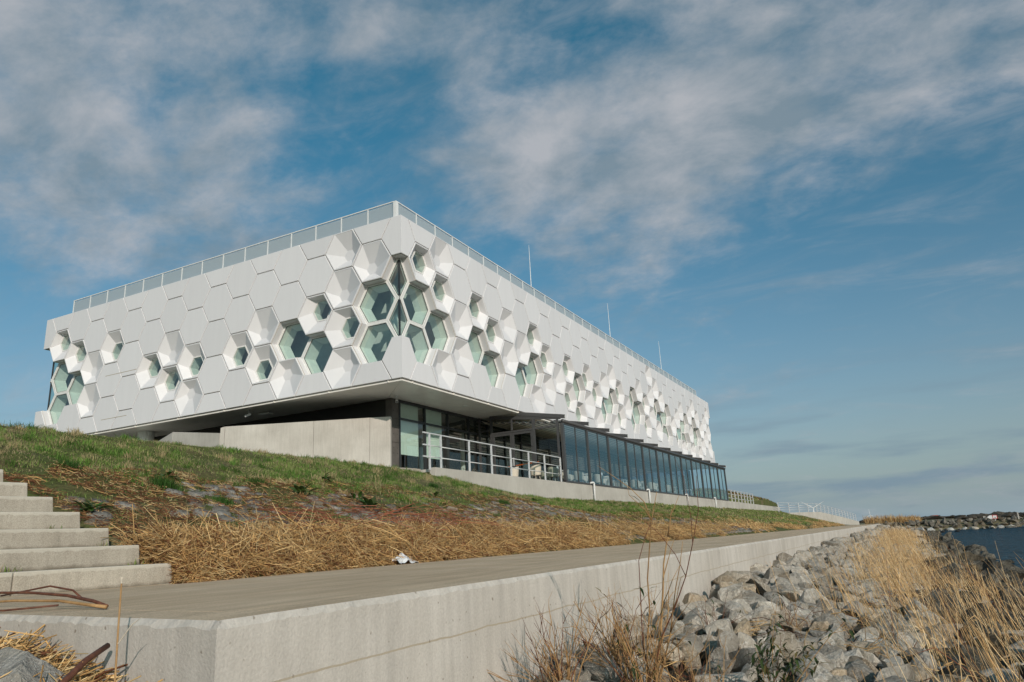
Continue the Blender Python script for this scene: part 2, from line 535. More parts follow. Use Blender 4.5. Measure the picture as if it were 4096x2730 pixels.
    mx2 = N.new('ShaderNodeMixShader'); mx2.inputs[0].default_value = 0.30
    tr = N.new('ShaderNodeBsdfTransparent'); tr.inputs[0].default_value = (0.90, 0.93, 0.94, 1)
    L.new(mx.outputs[0], mx2.inputs[1]); L.new(tr.outputs[0], mx2.inputs[2])
    L.new(mx2.outputs[0], out.inputs[0])
    M['frost'] = m
    # ground of the dike
    m = Mat('dike_soil', 0.95, 0.1)
    a = m.noise(0.55, 6, 0.65); b = m.noise(9, 5, 0.65)
    c = m.ramp(a, [(0.35, (0.13, 0.105, 0.05)), (0.5, (0.085, 0.105, 0.032)), (0.68, (0.17, 0.135, 0.08))])
    c = m.mix(0.8, c, m.ramp(b, [(0.3, 0.5), (0.7, 1.4)]), 'MULTIPLY')
    m.color(c); m.bump(b, 0.9, 0.06)
    M['soil'] = m.m

    def attr_mat(name, rough=0.7, spec=0.2, trans=0.0):
        m = Mat(name, rough, spec)
        m.color(m.attr('col'))
        if trans:
            mx = m.N.new('ShaderNodeMixShader'); mx.inputs[0].default_value = trans
            tl = m.N.new('ShaderNodeBsdfTranslucent'); m.L.new(m.attr('col'), tl.inputs[0])
            m.L.new(m.b.outputs[0], mx.inputs[1]); m.L.new(tl.outputs[0], mx.inputs[2])
            m.L.new(mx.outputs[0], m.N['Material Output'].inputs[0])
        return m.m
    M['grass'] = attr_mat('grass_blades', 0.65, 0.2, 0.25)
    M['straw'] = attr_mat('dry_straw', 0.6, 0.25)
    M['twig'] = attr_mat('twig_bark', 0.6, 0.3)

    def rock(name, dark, mid, light, vein, moss=0.0):
        m = Mat(name, 0.85, 0.2)
        oi = m.N.new('ShaderNodeObjectInfo')
        v = m.vec((1, 1, 1))
        a = m.noise(2.3, 6, 0.62, v); b = m.noise(14, 6, 0.7, v)
        wv = m.noise(3.2, 6, 0.6, v, 1.6)
        c = m.ramp(a, [(0.28, dark), (0.5, mid), (0.72, light)])
        c = m.mix(0.75, c, m.ramp(b, [(0.3, 0.55), (0.7, 1.25)]), 'MULTIPLY')
        d = m.N.new('ShaderNodeMath'); d.operation = 'SUBTRACT'; d.inputs[1].default_value = 0.5
        m.L.new(wv, d.inputs[0])
        ab = m.N.new('ShaderNodeMath'); ab.operation = 'ABSOLUTE'; m.L.new(d.outputs[0], ab.inputs[0])
        c = m.mix(m.ramp(ab.outputs[0], [(0.0, 0.75), (0.022, 0.0)]), c, vein)
        tone = m.ramp(oi.outputs['Random'], [(0.0, 0.66), (1.0, 1.15)])
        c = m.mix(1.0, c, tone, 'MULTIPLY')
        # some stones are browner than the rest, all carry patches of silt and lichen
        rb = m.N.new('ShaderNodeMath'); rb.operation = 'FRACT'
        rm = m.N.new('ShaderNodeMath'); rm.operation = 'MULTIPLY'; rm.inputs[1].default_value = 7.31
        m.L.new(oi.outputs['Random'], rm.inputs[0]); m.L.new(rm.outputs[0], rb.inputs[0])
        c = m.mix(m.ramp(rb.outputs[0], [(0.55, 0.0), (1.0, 0.75)]), c, m.mix(1.0, c, (1.0, 0.84, 0.64), 'MULTIPLY'))
        sl = m.noise(1.7, 5, 0.65, v, 0.6)
        c = m.mix(m.ramp(sl, [(0.56, 0.0), (0.68, 0.6)]), c, (dark[0] * .75, dark[1] * .68, dark[2] * .55))
        m.color(c)
        h = m.mix(0.5, a, b)
        m.bump(h, 1.0, 0.14)
        return m.m
    M['rock'] = rock('limestone_rock', (0.31, 0.27, 0.215), (0.52, 0.47, 0.40), (0.68, 0.63, 0.555), (0.75, 0.71, 0.65))
    M['rock_dark'] = rock('wet_dark_rock', (0.035, 0.032, 0.026), (0.085, 0.076, 0.060), (0.21, 0.19, 0.155), (0.25, 0.23, 0.19))
    M['rock_far'] = rock('breakwater_rock', (0.075, 0.068, 0.055), (0.17, 0.155, 0.13), (0.30, 0.275, 0.24), (0.33, 0.31, 0.27))
    M['rock_pale'] = rock('pale_boulder', (0.44, 0.43, 0.40), (0.54, 0.53, 0.50), (0.64, 0.63, 0.60), (0.74, 0.73, 0.70))
    M['paver'] = rock('revetment_stone', (0.16, 0.15, 0.135), (0.28, 0.262, 0.235), (0.40, 0.375, 0.34), (0.42, 0.40, 0.36))
    m = Mat('bank_gravel', 0.95, 0.1)
    b = m.noise(7, 6, 0.7)
    m.color(m.ramp(b, [(0.3, (0.035, 0.03, 0.022)), (0.7, (0.13, 0.115, 0.09))])); m.bump(b, 1.0, 0.1)
    M['gravel'] = m.m
    # water
    m = Mat('sea_water', 0.12, 0.0)
    n1 = m.noise(0.75, 5, 0.6, m.vec((1.0, 0.55, 1)), 0.4)
    n2 = m.noise(3.1, 4, 0.6, m.vec((1.0, 0.6, 1)), 0.3)
    h = m.mix(0.35, n1, n2)
    m.color((0.006, 0.052, 0.092))
    m.bump(h, 1.0, 3.2)
    # choppy water: the facets in view mirror less of the low sky than a flat sheet would
    gl = m.N.new('ShaderNodeBsdfGlossy'); gl.inputs['Roughness'].default_value = 0.14
    bn = m.b.inputs['Normal'].links[0].from_socket
    m.L.new(bn, gl.inputs['Normal'])
    dt = m.N.new('ShaderNodeVectorMath'); dt.operation = 'DOT_PRODUCT'
    m.L.new(m.geo.outputs['Incoming'], dt.inputs[0]); m.L.new(bn, dt.inputs[1])
    f1 = m.N.new('ShaderNodeMath'); f1.operation = 'SUBTRACT'; f1.inputs[0].default_value = 1.0; f1.use_clamp = True
    m.L.new(dt.outputs['Value'], f1.inputs[1])
    f2 = m.N.new('ShaderNodeMath'); f2.operation = 'POWER'; f2.inputs[1].default_value = 4.0; m.L.new(f1.outputs[0], f2.inputs[0])
    f3 = m.N.new('ShaderNodeMath'); f3.operation = 'MULTIPLY_ADD'; f3.inputs[1].default_value = 0.27; f3.inputs[2].default_value = 0.02
    m.L.new(f2.outputs[0], f3.inputs[0])
    mx = m.N.new('ShaderNodeMixShader')
    m.L.new(f3.outputs[0], mx.inputs[0]); m.L.new(m.b.outputs[0], mx.inputs[1]); m.L.new(gl.outputs[0], mx.inputs[2])
    m.L.new(mx.outputs[0], m.N['Material Output'].inputs[0])
    M['water'] = m.m
    M['leaf'] = attr_mat('leaf', 0.5, 0.35, 0.2)
    M['far_trees'] = plain('far_trees', (0.075, 0.066, 0.055), 0.9, 0.1, 0, 0.4, 0.05)
    M['far_grass'] = plain('far_grass', (0.17, 0.15, 0.09), 0.9, 0.1, 0, 0.25, 0.02)
    M['turbine'] = plain('turbine_white', (0.75, 0.76, 0.77), 0.5)
    M['roof_red'] = plain('red_roof', (0.28, 0.07, 0.045), 0.8)
    M['house_wall'] = plain('house_wall', (0.5, 0.46, 0.42), 0.8)
    M['sign_white'] = plain('sign_white', (0.75, 0.75, 0.75), 0.5)
    M['sign_red'] = plain('sign_red', (0.55, 0.03, 0.04), 0.5)
    M['sign_black'] = plain('sign_black', (0.02, 0.02, 0.02), 0.5)
    M['wood'] = plain('weathered_wood', (0.28, 0.22, 0.16), 0.8, 0.2, 0, 0.3, 5)
    m = Mat('plastic_bag', 0.35, 0.5)
    m.color((0.72, 0.73, 0.74)); m.bump(m.noise(26, 4), 0.6, 0.02)
    M['bag'] = m.m
    m = Mat('brown_bark', 0.6, 0.35)
    m.color(m.ramp(m.noise(22, 5), [(0.3, (0.075, 0.025, 0.016)), (0.7, (0.19, 0.075, 0.04))])); m.bump(m.noise(90, 3), 0.4, 0.004)
    M['bark'] = m.m
    m = Mat('tan_bark', 0.6, 0.3)
    m.color(m.ramp(m.noise(18, 5), [(0.3, (0.27, 0.145, 0.058)), (0.7, (0.46, 0.29, 0.135))]))
    M['bark_tan'] = m.m
    M['duck'] = plain('dark_feathers', (0.02, 0.02, 0.02), 0.7)
    return M


M = make_mats()


def set_col(me, cols_per_vert):
    a = me.color_attributes.new('col', 'FLOAT_COLOR', 'POINT')
    a.data.foreach_set('color', np.asarray(cols_per_vert, np.float32).ravel())


def np_mesh(name, V, faces, mat, cols=None, smooth=False):
    """V (n,3) array, faces (m,k) index array"""
    me = bpy.data.meshes.new(name)
    V = np.ascontiguousarray(V, np.float32); faces = np.ascontiguousarray(faces, np.int32)
    m, k = faces.shape
    me.vertices.add(len(V)); me.vertices.foreach_set('co', V.ravel())
    me.loops.add(m * k); me.loops.foreach_set('vertex_index', faces.ravel())
    me.polygons.add(m)
    me.polygons.foreach_set('loop_start', np.arange(m, dtype=np.int32) * k)
    me.polygons.foreach_set('loop_total', np.full(m, k, np.int32))
    if smooth: me.polygons.foreach_set('use_smooth', np.ones(m, bool))
    me.update(calc_edges=True)
    me.validate()
    if cols is not None:
        set_col(me, np.concatenate([cols, np.ones((len(cols), 1))], 1))
    me.materials.append(mat)
    return me


# ------------------------------------------------------------------ terrain
XE = -6.67       # inner edge of the path
XW = -2.46       # face of the quay wall
ZP = -0.25       # path level
ZW = -1.50       # water level
XB = -15.0       # face of the terrace wall
QEND = 114.0
_zy = [-400, -50, 15, 20, 22.7, 24, 27.7, 32, 38, 70, 111, 122, 140, 160, 5000]
_zv = [2.6, 2.6, 2.64, 2.62, 2.48, 2.32, 2.03, 1.90, 1.97, 2.0, 2.1, 1.3, 0.1, -0.4, -0.6]


def crest(Y):
    return np.interp(Y, _zy, _zv)


def ground_z(X, Y):
    X = np.asarray(X, float); Y = np.asarray(Y, float)
    c = crest(Y)
    t = np.clip((XE - X) / (XE - XB), 0, None)
    s = np.where(t < 1, t, 1.0)
    dike = ZP - 0.05 + (c - ZP + 0.05) * s
    rough = (NA(X, Y, 1.1, 3) - 0.5) * 0.16 + (NB(X, Y, 0.3, 2) - 0.5) * 0.05
    dike = dike + rough * np.clip(t * 3, 0, 1) * (t < 1.0)
    # straw-covered berm beside the path
    dike = dike + 0.13 * np.exp(-((t - 0.10) / 0.07) ** 2) * np.clip((Y - 5.6) / 2, 0, 1) * np.clip((60 - Y) / 20, 0, 1)
    back = (X < XB - 0.1)
    terr = np.where((Y > 22.7) & (Y < 112), 2.72, c - 0.02 * np.clip(XB - X, 0, 5))
    terr = terr + 2.9 * np.exp(-(((X + 24) / 8) ** 2 + ((Y - 103) / 11) ** 2))
    dike = np.where(back, terr, dike)
    # bank of stone between wall and water, and the sea bed
    bank = -0.98 - 0.125 * (X - XW)
    bank = np.clip(bank, -3.2, 3) + (NC(X, Y, 0.9, 2) - 0.5) * 0.12
    under = np.full_like(X, -1.3)
    z = np.where(X <= XE, dike, np.where(X < XW - 0.12, under, bank))
    # low ground in front of the end of the quay
    endline = 2.14 + 0.13 * (XW - X)
    fr = (Y < endline - 0.1) & (X < XW + 0.8) & (X > -6.4)
    z = np.where(fr, -0.54 + 0.05 * (NB(X, Y, 0.6, 2) - 0.5), z)
    z = np.where((X > -14.3) & (X <= XE) & (Y < 5.42), z - 0.42, z)
    # harbour mole and the land behind it
    e = np.clip((Y - 109.5) / 5.0, 0, 1)
    mole = -3.0 + 2.45 * e
    mole = np.where(Y > 121, -0.62, mole)
    z = np.where((Y > 109.5) & (X > XE), np.where(X < 3, np.maximum(z, np.minimum(mole, -0.45)), mole), z)
    return z


def make_ground():
    xs = np.concatenate([[-6000, -2500, -900, -300, -120, -80], np.arange(-56, -20, 1.5), np.arange(-20, -15.3, 0.5),
                         [-15.21, -15.09, -15.0], np.arange(-14.85, -6.7, 0.16), [-6.67, -6.60, -5.5, -4.0, -2.62, -2.54],
                         np.arange(-2.4, 4.4, 0.3), np.arange(5, 20, 1.5), [25, 35, 60, 100, 200, 500, 1500, 6000]])
    ys = np.concatenate([[-400, -120, -40, -15, -6, -2, 0], np.arange(0.8, 30, 0.2), np.arange(30, 60, 0.5), np.arange(60, 130, 1.0),
                         [135, 140, 146, 152, 160, 180, 220, 300, 500, 900, 1600, 3000, 9000]])
    X, Y = np.meshgrid(xs, ys)
    Z = ground_z(X, Y)
    V = np.stack([X.ravel(), Y.ravel(), Z.ravel()], 1)
    nx, ny = len(xs), len(ys)
    i = np.arange(ny - 1)[:, None] * nx + np.arange(nx - 1)[None]
    F = np.stack([i, i + 1, i + nx + 1, i + nx], -1).reshape(-1, 4)
    me = np_mesh('ground', V, F, M['soil'], smooth=True)
    me.materials.append(M['gravel']); me.materials.append(M['far_grass'])
    cx = V[F][:, :, 0].mean(1); cy = V[F][:, :, 1].mean(1)
    idx = np.where((cx > XW - 0.2) | ((cy < 2.6) & (cx > -6.5)), 1, 0)
    idx = np.where((cy > 112) & (cx > -60), 2, idx)
    me.polygons.foreach_set('material_index', idx.astype(np.int32))
    o = link_mesh('ground', me)
    props(o, kind='structure')
    return o


GROUND = make_ground()


def make_water():
    me = raw_mesh('water', [(-1.5, -300, ZW), (3000, -300, ZW), (3000, 112, ZW), (-1.5, 112, ZW)], [(0, 1, 2, 3)], M['water'])
    props(link_mesh('water', me), kind='structure')


make_water()


# ------------------------------------------------------------------ quay: path, wall, stairs
def rough_edge_slab(name, poly, z0, z1, mat, parent=None, seed=1, bev=0.02, step=0.12, amp=0.006):
    """prism with a worn, bevelled upper edge"""
    rr = random.Random(seed)
    pts = []
    n = len(poly)
    for i in range(n):
        a = Vector(poly[i]); b = Vector(poly[(i + 1) % n])
        k = max(1, min(400, int((b - a).length / step)))
        for j in range(k):
            pts.append(a.lerp(b, j / k))
    c = sum(pts, Vector((0, 0))) / len(pts)
    m = MB(); k = len(pts)
    V = []
    for p in pts: V.append((p.x, p.y, z0))
    for p in pts: V.append((p.x, p.y, z1 - bev - rr.random() * amp * 2))
    ins = []
    for i, p in enumerate(pts):
        t = (pts[(i + 1) % k] - pts[i - 1]).normalized(); nrm = Vector((-t.y, t.x))
        ins.append(p + nrm * (bev * 0.8 + rr.random() * amp))
    for p in ins: V.append((p.x, p.y, z1))
    F = [tuple(range(2 * k, 3 * k))]
    for i in range(k):
        j = (i + 1) % k
        F.append((i, j, k + j, k + i)); F.append((k + i, k + j, 2 * k + j, 2 * k + i))
    m.add(V, F)
    o = m.build(name, mat, parent, recalc=False)
    if name == 'wall_segment':
        o.data.materials.append(M['path'])
        o.data.polygons[0].material_index = 1
    return o


def end_y(x):
    return 2.14 + 0.13 * (XW - x)


def make_quay():
    path = rough_edge_slab('path', [(-9.6, end_y(-9.6) + 0.34), (XW - 0.34, end_y(XW - 0.34) + 0.33), (XW - 0.34, QEND), (XE, QEND), (XE, 5.3), (-9.6, 5.3)],
                           -1.2, ZP, M['path'], None, 3, 0.012)
    props(path, kind='structure')
    q = thing('quay_wall', 'pale concrete quay wall along the path above the grey boulders', 'quay wall', (XW, 2.2, -1.2))
    # end piece with the return along the near end, then straight segments with open joints
    rough_edge_slab('wall_segment', [(-9.6, end_y(-9.6)), (XW, end_y(XW)), (XW, 17.1), (XW - 0.335, 17.1), (XW - 0.335, end_y(XW) + 0.37), (-9.6, end_y(-9.6) + 0.335)],
                    -2.2, ZP + 0.003, M['quay'], q, 5, 0.022, 0.05, 0.008)
    y = 17.125
    for k, ln in enumerate([16, 16, 16, 16, 16, 16.8]):
        rough_edge_slab('wall_segment', [(XW + (0.006 if k % 2 else 0), y), (XW + (0.006 if k % 2 else 0), y + ln - 0.02), (XW - 0.335, y + ln - 0.02), (XW - 0.335, y)][::-1][::-1],
                        -2.2, ZP + 0.003 - (0.004 if k % 2 else 0), M['quay'], q, 6 + k, 0.02, 0.12)
        y += ln


make_quay()


def make_stairs():
    t = thing('concrete_stairs', 'weathered concrete stairs climbing the dike from the path', 'stairs', (-7.0, 4.5, ZP))
    rr = random.Random(4)
    d = Vector((-0.115, -0.993))          # direction of the treads, towards the lower left of the frame
    n = Vector((-0.993, 0.115))           # direction of climb
    for k in range(14):
        base = Vector((-6.97 - 0.512 * k, 5.46 - 0.033 * k))
        z1 = ZP + 0.209 * (k + 1); z0 = z1 - 0.30
        Lr = 1.05 + 0.25 * (k % 2)
        cuts = [0, 1.55 + 0.35 * ((k * 2) % 3), 4.2, 6.5]
        for a, b in zip(cuts[:-1], cuts[1:]):
            p0 = base + d * (a + 0.004); p1 = base + d * (b - 0.004)
            m = MB()
            dep = 0.60
            tl = 0.035 if a == 0 else 0.0
            V = []
            for z, ins in ((z0, 0.0), (z1, tl)):
                V += [(*(p0 + d * ins), z), (*(p1), z), (*(p1 + n * dep), z), (*(p0 + d * ins + n * dep), z)]
            # swap taper: the block is wider at the top front
            m.add(V, [(0, 3, 2, 1), (4, 5, 6, 7), (0, 1, 5, 4), (1, 2, 6, 5), (2, 3, 7, 6), (3, 0, 4, 7)])
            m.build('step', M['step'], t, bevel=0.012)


make_stairs()

# ------------------------------------------------------------------ the building
Z0 = 6.82; HH = 1.873; ZT = Z0 + 4 * HH
CX, CY = -17.42, 24.0
NL, NR = 16, 36
PL, PRW = 1.64, 1.656
FL = dict(O=Vector((CX, CY, 0)), U=Vector((-1, 0, 0)), N=Vector((0, -1, 0)), p=PL, n=NL)
FR = dict(O=Vector((CX, CY, 0)), U=Vector((0, 1, 0)), N=Vector((1, 0, 0)), p=PRW, n=NR)
LS = {(2, 2): (-0.22, 0.02), (3, 2): (-0.14, 0.25), (5, 3): (0.16, -0.19), (6, 2): (0.15, -0.18), (8, 2): (-0.01, -0.18), (9, 3): (0.17, 0.24), (10, 2): (-0.01, 0.24), (12, 1): (-0.03, -0.18), (14, 1): (0.04, 0.26), (15, 1): (0.03, 0.26)}
LP = {(1, 1): (0.2, -0.23), (2, 0): (-0.14, -0.21), (2, 1): (0.14, -0.24), (2, 3): (-0.11, 0.13), (4, 3): (0.22, 0.26), (5, 2): (0.22, -0.24), (8, 3): (0.22, 0.26), (9, 2): (0.22, -0.26), (13, 2): (0.25, -0.14), (13, 3): (0.2, -0.24)}
LG = {(0, 1), (0, 2), (1, 2), (1, 3), (3, 3), (4, 2), (14, 2), (15, 2), (15, 3), (16, 1), (16, 2)}
RS = {(1, 1): (0.22, 0.26), (2, 1): (0.21, 0.26), (4, 1): (0.22, 0.26), (5, 2): (0.24, 0.24), (8, 1): (0.20, 0.24), (9, 2): (0.26, 0.07), (11, 2): (0.24, 0.15), (11, 3): (0.25, -0.07), (12, 3): (0.25, 0.15), (13, 2): (0.26, -0.05), (14, 2): (0.26, 0.11), (17, 2): (0.27, 0.04), (17, 3): (0.27, -0.07), (21, 2): (0.25, 0.15), (21, 3): (0.27, 0.05)}
RP = [(2, 0), (2, 3), (3, 2), (3, 3), (6, 1), (6, 2), (7, 2), (8, 3), (9, 3), (10, 2), (13, 3), (14, 3), (15, 2), (16, 1), (16, 3), (18, 2), (20, 1),
      (22, 0), (22, 1), (22, 2), (23, 1), (23, 3), (24, 1), (26, 2), (27, 2), (28, 1), (28, 3), (30, 1), (30, 2), (30, 3), (31, 1), (32, 1), (32, 3),
      (33, 2), (33, 3), (34, 1), (34, 2), (35, 1), (35, 2), (35, 3)]
RPO = {(2, 0): (0.05, -0.12), (2, 3): (0.0, 0.12), (3, 2): (0.05, -0.2), (3, 3): (-0.05, 0.18), (6, 1): (-0.1, 0.12), (6, 2): (0.05, -0.08), (7, 2): (0.08, -0.22), (8, 3): (-0.05, 0.2), (9, 3): (0, 0.2)}
RG = {(0, 1), (0, 2), (1, 2), (1, 3), (2, 2), (4, 2), (5, 3), (7, 3), (8, 2), (12, 2), (15, 3), (16, 2), (19, 2), (19, 3), (20, 2), (23, 2), (24, 2), (25, 2), (25, 3),
      (27, 3), (28, 2), (29, 2), (29, 3), (31, 2), (31, 3), (32, 2), (36, 1), (36, 2)}

BLD = thing('exhibition_building', 'white exhibition building clad in hexagonal panels on the dike', 'building', (CX, CY, 2.7))
BLO = wloc(BLD)


def inset(poly, d, flags=None):
    """inset a convex polygon (list of 2-tuples, any winding); flags False = edge stays"""
    n = len(poly)
    P = [Vector(p) for p in poly]
    ar = sum(P[i].x * P[(i + 1) % n].y - P[(i + 1) % n].x * P[i].y for i in range(n))
    sg = 1 if ar > 0 else -1
    lines = []
    for i in range(n):
        a, b = P[i], P[(i + 1) % n]
        t = (b - a).normalized(); nr = Vector((-t.y, t.x)) * sg
        k = d if (flags is None or flags[i]) else 0.0
        lines.append((a + nr * k, t))
    out = []
    for i in range(n):
        (a, t), (b, s) = lines[i - 1], lines[i]
        den = t.x * s.y - t.y * s.x
        q = b - a
        out.append(a + t * ((q.x * s.y - q.y * s.x) / den) if abs(den) > 1e-9 else b)
    return [(p.x, p.y) for p in out]


def cell_poly(i, r, p):
    a = p / 1.5; hx = a / 2; k = HH / 2
    u = i * p
    if i % 2 == 0:
        z = Z0 + HH * (3.5 - r)
        return [(u - a, z), (u - hx, z - k), (u + hx, z - k), (u + a, z), (u + hx, z + k), (u - hx, z + k)]
    if r == 0:
        return [(u - a, ZT), (u - hx, ZT - k), (u + hx, ZT - k), (u + a, ZT)]
    if r == 4:
        return [(u - a, Z0), (u + a, Z0), (u + hx, Z0 + k), (u - hx, Z0 + k)]
    z = Z0 + HH * (4 - r)
    return [(u - a, z), (u - hx, z - k), (u + hx, z - k), (u + a, z), (u + hx, z + k), (u - hx, z + k)]


def half(poly, u0, keep):
    """clip a polygon at the line u = u0"""
    out = []
    n = len(poly)
    for i in range(n):
        a, b = poly[i], poly[(i + 1) % n]
        ia = (a[0] - u0) * keep >= -1e-9; ib = (b[0] - u0) * keep >= -1e-9
        if ia: out.append(a)
        if ia != ib:
            t = (u0 - a[0]) / (b[0] - a[0]); out.append((u0, a[1] + t * (b[1] - a[1])))
    res = []
    for q in out:
        if not res or (abs(q[0] - res[-1][0]) + abs(q[1] - res[-1][1])) > 1e-6: res.append(q)
    return res


def pt(F, u, z, d, mit=0.0):
    """mit: +1 at the corner u=0 side, -1 at the far corner: mitred by depth"""
    return F['O'] + F['U'] * (u + mit * d) + Vector((0, 0, z)) - F['N'] * d


def ring_mesh(mb, F, polys, cap_first=True, cap_last=False, skip=(), mitre=None):
    """polys: list of (polygon, depth); joins successive rings. skip: edge indices left open"""
    base = len(mb.v); n = len(polys[0][0])
    V = []
    for poly, d in polys:
        for j, (u, z) in enumerate(poly):
            V.append(pt(F, u, z, d, mitre[j] if mitre else 0.0))
    Fc = []
    if cap_first: Fc.append(tuple(range(n)))
    for k in range(len(polys) - 1):
        for j in range(n):
            if j in skip: continue
            j2 = (j + 1) % n
            Fc.append((k * n + j, k * n + j2, (k + 1) * n + j2, (k + 1) * n + j))
    if cap_last: Fc.append(tuple((len(polys) - 1) * n + j for j in range(n - 1, -1, -1)))
    # outward winding
    flip = F['U'].cross(Vector((0, 0, 1))).dot(F['N']) < 0
    if flip: Fc = [tuple(reversed(f)) for f in Fc]
    mb.add(V, Fc)


def hexagon(u, z, rr):
    a = rr; k = rr * 0.866
    return [(u - a, z), (u - a / 2, z - k), (u + a / 2, z - k), (u + a, z), (u + a / 2, z + k), (u - a / 2, z + k)]


GAP, BEV, GRV, SKIRT = 0.021, 0.012, 0.075, 0.45


def flat_rings(poly, flags=None):
    a = inset(poly, GAP, flags); b = inset(poly, GAP + BEV, flags)
    return [(b, 0.0), (a, BEV), (a, GRV), (poly, GRV), (poly, SKIRT)]


def mark_joint(me, frames):
    """groove floors between the panels get the sealant colour"""
    me.materials.append(M['joint'])
    for pl in me.polygons:
        for F in frames:
            if all(abs(-Vector(me.vertices[v].co).dot(F['N']) - GRV) < 1e-4 for v in pl.vertices):
                pl.material_index = 1


FLAT_CACHE = {}


def flat_panel(F, i, r, fname):
    poly = cell_poly(i, r, F['p'])
    kind = (fname, 0 if i % 2 == 0 or r in (1, 2, 3) else (1 if r == 0 else 2))
    u0 = i * F['p']; zc = sum(z for _, z in poly) / len(poly) if kind[1] else Z0 + HH * ((3.5 - r) if i % 2 == 0 else (4 - r))
    if kind not in FLAT_CACHE:
        mb = MB()
        ring_mesh(mb, F, flat_rings(poly))
        org = pt(F, u0, zc, 0)
        FLAT_CACHE[kind] = raw_mesh('hex_panel', [Vector(v) - org for v in mb.v], mb.f, M['panel'])
        mark_joint(FLAT_CACHE[kind], [F])
    o = link_mesh('hex_panel', FLAT_CACHE[kind], BLD, pt(F, u0, zc, 0) - BLO)
    return o


def funnel_panel(F, i, r, off, window):
    poly = cell_poly(i, r, F['p'])
    u0 = i * F['p']; zc = Z0 + HH * ((3.5 - r) if i % 2 == 0 else (4 - r))
    org = pt(F, u0, zc, 0)
    mb = MB()
    a = inset(poly, GAP); b = inset(poly, GAP + BEV); rim = inset(poly, 0.075); rim2 = inset(poly, 0.085)
    # outer skirt
    ring_mesh(mb, F, [(b, 0.0), (a, BEV), (a, GRV), (poly, GRV), (poly, SKIRT)], cap_first=False)
    # rim and funnel, wound inwards
    ra = 0.60 if window else 0.30
    dep = 0.37 if window else 0.31
    h1 = hexagon(u0 + off[0], zc + off[1], ra)
    seq = [(b, 0.0), (rim, 0.0), (rim2, 0.012), (h1, dep)]
    mb2 = MB()
    ring_mesh(mb2, F, seq, cap_first=False, cap_last=False)
    n0 = len(mb2.v) - 6
    mb2.f = [tuple(reversed(f)) for f in mb2.f]
    if not window:
        flip = F['U'].cross(Vector((0, 0, 1))).dot(F['N']) < 0
        f = tuple(range(n0, n0 + 6))
        mb2.f.append(tuple(reversed(f)) if flip else f)
    mb.add(mb2.v, mb2.f)
    me = raw_mesh('recessed_panel', [Vector(v) - org for v in mb.v], mb.f, M['panel'])
    mark_joint(me, [F])
    name = 'window_panel' if window else 'recessed_panel'
    o = link_mesh(name, me, BLD, org - BLO)
    if window:
        fr = MB()
        h0 = hexagon(u0 + off[0], zc + off[1], ra); h2 = hexagon(u0 + off[0], zc + off[1], ra - 0.075); h3 = hexagon(u0 + off[0], zc + off[1], ra - 0.06)
        ring_mesh(fr, F, [(h0, dep + 0.002), (h0, dep - 0.022), (h2, dep - 0.022), (h2, dep + 0.05)], cap_first=False)
        fme = raw_mesh('window_frame', [Vector(v) - org for v in fr.v], fr.f, M['frame_white'])
        link_mesh('window_frame', fme, o)
        gm = MB(); ring_mesh(gm, F, [(h3, dep + 0.02)], cap_first=True)
        link_mesh('pane', raw_mesh('pane', [Vector(v) - org for v in gm.v], gm.f, M['glass_green']), o)
        ln = MB(); h4 = hexagon(u0 + off[0], zc + off[1], ra - 0.02)
        ring_mesh(ln, F, [(h2, dep + 0.05), (h4, dep + 0.55)], cap_first=False)
        link_mesh('lining', raw_mesh('lining', [Vector(v) - org for v in ln.v], ln.f, M['lining']), o)
    return o


def big_window(F, poly, open_edges=(), mit=None):
    org = pt(F, poly[0][0], poly[0][1], 0)
    flags = [j not in open_edges for j in range(len(poly))]
    a = poly; b = inset(poly, 0.075, flags); c = inset(poly, 0.09, flags); d = inset(poly, 0.065, flags)
    mb = MB()
    ring_mesh(mb, F, [(a, 0.46), (a, 0.395), (b, 0.385), (c, 0.40), (c, 0.52)], cap_first=False, skip=open_edges, mitre=None)
    o = link_mesh('hex_window', raw_mesh('hex_window', [Vector(v) - org for v in mb.v], mb.f, M['frame_white']), BLD, org - BLO)
    # dark gasket
    gk = MB(); g2 = inset(poly, 0.115, flags)
    ring_mesh(gk, F, [(c, 0.428), (g2, 0.428)], cap_first=False, skip=open_edges)
    link_mesh('gasket', raw_mesh('gasket', [Vector(v) - org for v in gk.v], gk.f, M['mullion']), o)
    gm = MB(); ring_mesh(gm, F, [(d, 0.435)], cap_first=True)
    link_mesh('pane', raw_mesh('pane', [Vector(v) - org for v in gm.v], gm.f, M['glass_green']), o)
    if not open_edges:
        ln = MB()
        e = inset(poly, 0.22)
        ring_mesh(ln, F, [(c, 0.52), (e, 1.05)], cap_first=False)
        link_mesh('lining', raw_mesh('lining', [Vector(v) - org for v in ln.v], ln.f, M['lining']), o)
    return o


def corner_panel(Fa, Fb, ia, ib, r):
    """flat panel folded round a corner"""
    mb = MB()
    for F, i, keep in ((Fa, ia, 1 if ia == 0 else -1), (Fb, ib, 1 if ib == 0 else -1)):
        poly = half(cell_poly(i, r, F['p']), i * F['p'], keep)
        n = len(poly)
        uc = i * F['p']
        on = [abs(q[0] - uc) < 1e-6 for q in poly]
        skip = [j for j in range(n) if on[j] and on[(j + 1) % n]]
        flags = [j not in skip for j in range(n)]
        mit = [(keep if on[j] else 0.0) for j in range(n)]
        ring_mesh(mb, F, flat_rings(poly, flags), skip=tuple(skip), mitre=mit)
    org = pt(Fa, ia * Fa['p'], Z0 + HH * (3.5 - r), 0)
    me = raw_mesh('corner_panel', [Vector(v) - org for v in mb.v], mb.f, M['panel'])
    mark_joint(me, [Fa, Fb])
    return link_mesh('corner_panel', me, BLD, org - BLO)


